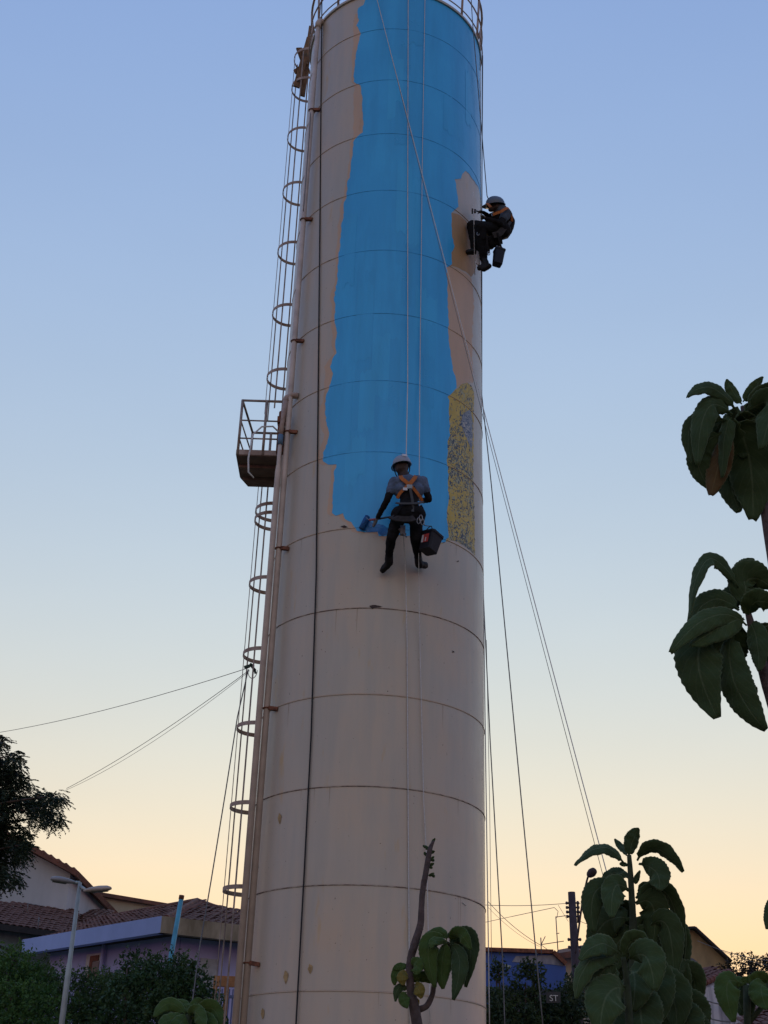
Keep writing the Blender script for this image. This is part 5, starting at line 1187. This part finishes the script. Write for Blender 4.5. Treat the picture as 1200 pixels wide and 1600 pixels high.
# --- big plant at right
dR = 2.0; X = lambda a, b: (880 + a / 5, 1280 + b / 5)
pr = thing('leafy_plant', 'big leafy plant with scalloped velvety leaves dark against the sunset at right', 'plant', drop_to_ground(990, 1600, dR))
g0_ = pr.location
MB().tube(densify([g0_, g0_.lerp(at(*X(545, 1650), dR), .5) + Vector((.02, 0, 0)), at(*X(545, 1650), dR)], 5), .012, 10).build('stem', M_STEM, pr, True)
stem(pr, [X(545, 1650), X(548, 1200), X(545, 800), X(535, 600), X(525, 420), X(515, 280)], [6, 5.5, 5, 4.2, 3.8, 3], dR, M_GSTEM)
stem(pr, [X(520, 1650), X(505, 1400), X(495, 1250), X(470, 1080)], [5, 5, 4, 3], dR - .12, M_GSTEM, 'side_stem')
LR = [([(478,345),(300,222),(92,362)],22,.9,0,(0,-.02,-.04)), ([(512,285),(545,165),(592,72)],23,.5,0,(0,0,.0)), ([(495,285),(455,215),(400,155)],11,.7,0,(0,.02,.03)), ([(580,325),(735,235),(938,412)],26,.8,0,(0,-.02,-.03)),
 ([(592,352),(725,410),(748,555)],34,.2,0,(0,-.03,-.05)), ([(590,590),(640,528),(702,560)],15,.6,0,(0,0,0)), ([(568,618),(815,590),(935,1120)],27,.75,0,(0,0,.02)),
 ([(505,460),(400,420),(298,490)],22,.7,0,(0,.02,.03)), ([(450,530),(250,570),(240,885)],32,.15,0,(0,-.02,-.03)), ([(512,560),(405,530),(380,765)],34,.2,1,(0,-.03,-.06)),
 ([(568,660),(700,680),(700,970)],42,.1,0,(0,.0,.0)), ([(690,830),(820,850),(860,1260)],36,.3,0,(0,-.02,-.02)), ([(512,780),(340,800),(205,990)],44,.35,0,(0,.03,.05)), ([(790,850),(905,920),(900,1420)],30,.3,0,(.02,.02,.03)),
 ([(880,1200),(1010,1225),(1025,1490)],32,.3,0,(0,.03,.04)), ([(432,1055),(290,975),(128,1100)],30,.55,1,(-.12,-.15,-.16)), ([(432,1110),(210,1110),(98,1400)],30,.75,1,(-.12,-.15,-.16)),
 ([(522,1095),(650,1080),(712,1335)],42,.15,1,(-.12,-.16,-.18)), ([(472,1065),(545,945),(662,940)],24,.6,1,(-.12,-.13,-.14)), ([(425,1130),(285,1220),(215,1450)],36,.25,0,(-.12,-.14,-.15)), ([(492,1325),(345,1375),(290,1660)],50,.15,1,(-.12,-.17,-.19)),
 ([(560,960),(640,980),(660,1240)],46,.2,0,(0,.02,.02)), ([(540,900),(420,980),(400,1200)],46,.3,0,(0,.03,.03)), ([(560,1200),(700,1250),(760,1560)],54,.2,0,(-.03,-.06,-.08)), ([(560,1300),(820,1330),(880,1640)],52,.3,0,(0,-.02,-.03)),
 ([(540,1380),(600,1480),(620,1750)],56,.2,0,(-.05,-.09,-.12)), ([(600,1150),(840,1180),(930,1400)],44,.35,0,(0,.02,.02)), ([(900,1420),(1020,1470),(1090,1680)],40,.3,0,(0,.0,.0)), ([(880,1500),(960,1560),(1000,1760)],44,.2,0,(0,-.02,-.03)),
 ([(520,1450),(420,1530),(360,1750)],52,.2,0,(-.08,-.10,-.12)), ([(540,700),(480,760),(455,960)],36,.3,0,(0,.04,.05)), ([(570,840),(600,900),(590,1150)],44,.2,0,(0,.04,.06)), ([(700,1000),(800,1100),(820,1450)],46,.25,0,(0,.03,.04)),
 ([(440,1220),(380,1320),(330,1540)],44,.2,0,(0,.04,.05)), ([(700,1350),(820,1420),(860,1700)],50,.2,0,(0,.05,.06)), ([(470,660),(360,690),(300,840)],30,.4,0,(0,.05,.06)), ([(555,500),(575,470),(600,400)],9,.5,0,(0,0,0)),
 ([(515,360),(470,350),(440,352)],7,.6,0,(0,0,0)), ([(545,1000),(720,1040),(800,1260)],50,.3,0,(0,.05,.07)), ([(540,1150),(430,1220),(420,1420)],48,.3,0,(.02,.06,.07)),
 ([(880,1650),(1020,1640),(1120,1800)],44,.2,0,(0,0,0)), ([(520,1180),(560,1260),(540,1500)],48,.1,0,(-.05,-.09,-.1))]
for pts, w, tl, mi, dz in LR: leaf(pr, [X(*p) for p in pts], w, dR, tl, (M_LF, M_LFM)[mi], .28, dz=dz)

# --- taller plant whose two leaf heads enter from the right edge
dU = 1.75; X2 = lambda a, b: (1000 + a / 2.58, 560 + b / 2.58)
pu = thing('leafy_plant', 'tall plant with two drooping leaf rosettes cut by the right edge', 'plant', drop_to_ground(1235, 1600, dU))
gU = pu.location
MB().tube(densify([gU, gU.lerp(at(1240, 1250, dU), .6) + Vector((.03, 0, 0)), at(1240, 1250, dU)], 5), .011, 10).build('stem', M_STEM, pu, True)
stem(pu, [(1240, 1250), (1216, 1130), (1197, 1060), (1180, 1000), (1167, 950)], [10, 9.5, 9, 7, 4], dU, M_STEM)
stem(pu, [(1240, 1250), (1226, 1000), (1209, 880), (1196, 800), (1180, 720), (1165, 660), (1160, 635)], [10, 9, 9, 8, 6, 4.5, 3.5], dU + .05, M_STEM, 'side_stem')
LU = [([(385,205),(285,118),(190,157)],25,.7,0,(0,-.02,-.03)), ([(410,185),(372,130),(350,84)],17,.4,1,(0,0,0)), ([(415,175),(455,125),(497,75)],17,.4,1,(0,0,0)), ([(430,205),(505,135),(590,170)],25,.7,0,(0,0,0)), ([(440,210),(520,190),(488,362)],44,.3,0,(0,-.03,-.05)),
 ([(372,228),(272,205),(232,430)],36,.4,0,(0,-.02,-.03)), ([(350,250),(210,265),(212,425)],26,.4,0,(0,.01,.02)), ([(355,300),(320,420),(285,552)],34,.3,3,(0,.01,.01)), ([(375,250),(440,400),(455,650)],68,.1,0,(0,.03,.04)), ([(330,300),(235,390),(282,525)],36,.3,0,(0,.02,.03)),
 ([(400,260),(360,430),(400,620)],52,.2,0,(0,.05,.06)), ([(450,250),(540,400),(520,600)],60,.2,0,(0,.04,.05)), ([(340,250),(300,300),(300,400)],22,.4,0,(0,.03,.04)), ([(370,240),(345,300),(330,480)],24,.5,0,(0,.0,.0)), ([(400,225),(430,260),(470,330)],30,.3,0,(0,.02,.02)), ([(405,220),(395,270),(420,400)],40,.2,0,(0,.03,.03)), ([(420,215),(460,215),(500,270)],30,.4,0,(0,.02,.02)), ([(400,230),(370,235),(330,280)],22,.4,0,(0,.03,.03)),
 ([(425,935),(425,870),(462,812)],36,.3,0,(0,0,0)), ([(395,925),(270,815),(195,1058)],27,.75,0,(0,-.02,-.03)), ([(432,1075),(290,1040),(122,1185)],30,.5,1,(0,-.04,-.07)), ([(400,1015),(285,975),(200,1090)],34,.45,0,(0,0,0)), ([(362,1100),(235,1180),(312,1450)],62,.15,0,(0,-.02,-.03)),
 ([(372,1110),(380,1300),(508,1498)],44,.3,0,(0,-.02,-.03)), ([(432,1280),(425,1345),(460,1405)],30,.2,1,(0,.02,.02)), ([(430,1000),(440,890),(535,925)],50,.3,0,(0,0,0)), ([(450,1080),(500,1150),(530,1290)],46,.3,0,(0,.02,.03)), ([(420,1050),(330,1080),(205,1160)],34,.4,1,(0,-.03,-.05)),
 ([(410,1060),(360,1150),(350,1330)],50,.2,0,(0,.02,.03)), ([(440,1040),(470,980),(560,1000)],34,.4,1,(0,-.03,-.04)), ([(430,950),(370,960),(320,1010)],34,.4,0,(0,.02,.03)), ([(440,1060),(470,1130),(480,1260)],30,.3,0,(0,-.02,-.03)), ([(460,1100),(560,1180),(600,1350)],44,.3,0,(0,0,0))]
for pts, w, tl, mi, dz in LU: leaf(pu, [X2(*p) for p in pts], w * 1.14, dU, tl, (M_LF, M_LFM, M_LFY, M_LFBR)[mi], .28, dz=dz)
leaf(pu, [(1225, 1400), (1207, 1415), (1198, 1452)], 20, dU, .3, M_LF)

# --- bare stem with one leaf head, in front of the tower
dM = 2.3; X3 = lambda a, b: (580 + a / 5, 1280 + b / 5)
pm = thing('leafy_plant', 'mostly bare curved stem with one drooping leaf head before the tower', 'plant', drop_to_ground(655, 1600, dM))
gM = pm.location
MB().tube(densify([gM, gM.lerp(at(*X3(365, 1650), dM), .5) + Vector((-.02, 0, 0)), at(*X3(365, 1650), dM)], 5), .0105, 10).build('stem', M_STEM, pm, True)
stem(pm, [X3(365, 1650), X3(342, 1500), X3(312, 1350), X3(300, 1200), X3(308, 1090), X3(345, 960), X3(385, 820), X3(392, 700), X3(402, 560), X3(430, 400), X3(458, 240), X3(488, 170)], [7.5, 7.2, 6, 5, 5.2, 5.5, 4.8, 4.2, 4.4, 4.2, 3.6, 1.5], dM, M_STEM)
stem(pm, [X3(345, 1490), X3(400, 1478), X3(440, 1450), X3(478, 1370), X3(495, 1280), X3(560, 1080), X3(605, 960)], [5, 4.2, 4, 3.8, 3.5, 3, 2.5], dM + .01, M_STEM, 'side_stem')
LM = [([(585,955),(450,990),(500,1315)],30,.15,1,(0,-.02,-.03)), ([(592,965),(555,1120),(562,1325)],26,.2,1,(0,-.01,-.02)), ([(612,955),(770,935),(738,1312)],26,.4,0,(0,-.01,-.02)), ([(618,985),(690,1120),(638,1412)],25,.2,0,(0,-.03,-.04)), ([(590,950),(535,872),(402,925)],16,.6,1,(0,.0,.0)), ([(620,955),(690,900),(778,1020)],22,.4,1,(0,-.03,-.05)),
 ([(605,930),(615,900),(640,900)],6,.4,0,(0,0,0)), ([(620,970),(660,1010),(680,1240)],28,.2,0,(0,.02,.02)), ([(600,960),(500,950),(470,1010)],14,.5,1,(0,-.03,-.04)), ([(605,970),(600,1050),(610,1200)],20,.3,0,(0,.03,.04)),
 ([(285,1150),(225,1150),(168,1175)],12,.5,1,(0,0,0)), ([(272,1165),(200,1200),(182,1298)],16,.3,1,(0,0,0)), ([(285,1185),(245,1230),(258,1295)],17,.2,2,(0,-.01,-.01)), ([(300,1135),(350,1140),(352,1215)],22,.2,1,(0,-.02,-.03)), ([(300,1275),(400,1235),(462,1282)],17,.5,1,(0,0,0)), ([(338,1290),(370,1330),(392,1400)],18,.2,2,(0,-.02,-.02)),
 ([(290,1335),(215,1320),(190,1425)],14,.5,0,(0,0,0)), ([(275,1350),(255,1400),(285,1475)],17,.2,1,(0,-.01,-.02)), ([(325,1425),(345,1430),(360,1465)],12,.2,2,(0,0,0)), ([(340,1140),(380,1145),(405,1170)],6,.5,0,(0,0,0)), ([(290,1120),(310,1090),(350,1120)],10,.5,1,(0,0,0)), ([(300,1250),(330,1240),(370,1275)],14,.4,1,(0,0,0))]
for pts, w, tl, mi, dz in LM: leaf(pm, [X3(*p) for p in pts], w * .92, dM, tl, (M_LF, M_LFB, M_LFY)[mi], .22, dz=dz, blunt=.72)
for a, b, c in (((455,230),(425,215),(402,205)),((470,210),(485,175),(500,148)),((440,290),(425,270),(415,255)),((462,270),(480,258),(497,250)),((455,330),(475,310),(492,290)),((450,360),(470,355),(492,342)),((445,440),(470,435),(492,418)),((470,436),(485,445),(495,455)),((450,380),(466,378),(475,388)),((470,320),(482,322),(492,330)),((452,250),(440,225),(428,240))):
    leaf(pm, [X3(*a), X3(*b), X3(*c)], 4.5, dM, .5, M_LF)

# --- rosette at the bottom edge, left of the tower
dB_ = 2.4; X4 = lambda a, b: (a / 2.609, 1280 + b / 2.609)
pb = thing('leafy_plant', 'bright green leaf rosette peeking up at the bottom edge left of the tower', 'plant', drop_to_ground(290, 1640, dB_))
gB = pb.location; MB().tube([gB, at(*X4(765, 800), dB_)], .008, 8).build('stem', M_GSTEM, pb, True)
for pts, w, tl, dz in (([(755,795),(690,752),(628,806)],19,.4,(0,0,-.02)), ([(768,790),(752,755),(715,735)],14,.3,(0,.02,.03)), ([(772,790),(800,752),(826,742)],13,.4,(0,.02,.03)), ([(785,800),(860,770),(898,840)],22,.3,(0,0,-.02)), ([(760,805),(700,815),(650,840)],20,.5,(0,-.02,-.05)), ([(775,805),(800,790),(836,850)],20,.2,(0,-.03,-.06)), ([(765,800),(730,840),(700,900)],24,.2,(0,-.03,-.06)), ([(780,810),(840,830),(880,900)],24,.3,(0,-.02,-.05))):
    leaf(pb, [X4(*p) for p in pts], w, dB_, tl, M_LFB, .3, dz=dz)
# --- light green plant in the bottom right corner
dC = 2.5; X5 = lambda a, b: (1040 + a / 7.5, 1420 + b / 7.5)
pc = thing('leafy_plant', 'light green plant with cupped leaves in the bottom right corner', 'plant', drop_to_ground(1170, 1640, dC))
gC = pc.location; MB().tube([gC, at(*X5(960, 1400), dC), at(*X5(950, 900), dC)], .007, 8).build('stem', M_GSTEM, pc, True)
MB().tube([at(*X5(960, 1350), dC), at(*X5(1130, 1150), dC), at(*X5(1180, 880), dC)], .005, 8).build('side_stem', M_GSTEM, pc, True)
for pts, w, tl, mi, dz in (([(880,875),(720,900),(800,1325)],34,.2,1,(0,-.02,-.04)), ([(945,880),(925,835),(900,805)],12,.2,1,(0,0,0)), ([(960,880),(1000,835),(1035,835)],13,.3,1,(0,0,0)), ([(990,900),(950,1050),(1010,1260)],26,.2,0,(0,.02,.03)), ([(1055,1010),(1090,850),(1230,830)],26,.5,1,(0,0,0)), ([(1180,880),(1120,950),(1190,1180)],34,.2,1,(0,-.03,-.05)), ([(950,900),(900,1000),(880,1250)],26,.3,0,(0,.03,.04)), ([(980,890),(1040,950),(1060,1120)],20,.3,0,(0,.02,.02)), ([(1190,880),(1260,900),(1300,1100)],30,.3,1,(0,0,0)), ([(930,890),(860,850),(780,870)],16,.5,1,(0,0,0))):
    leaf(pc, [X5(*p) for p in pts], w, dC, tl, (M_LF, M_LFB)[mi], .3, dz=dz)
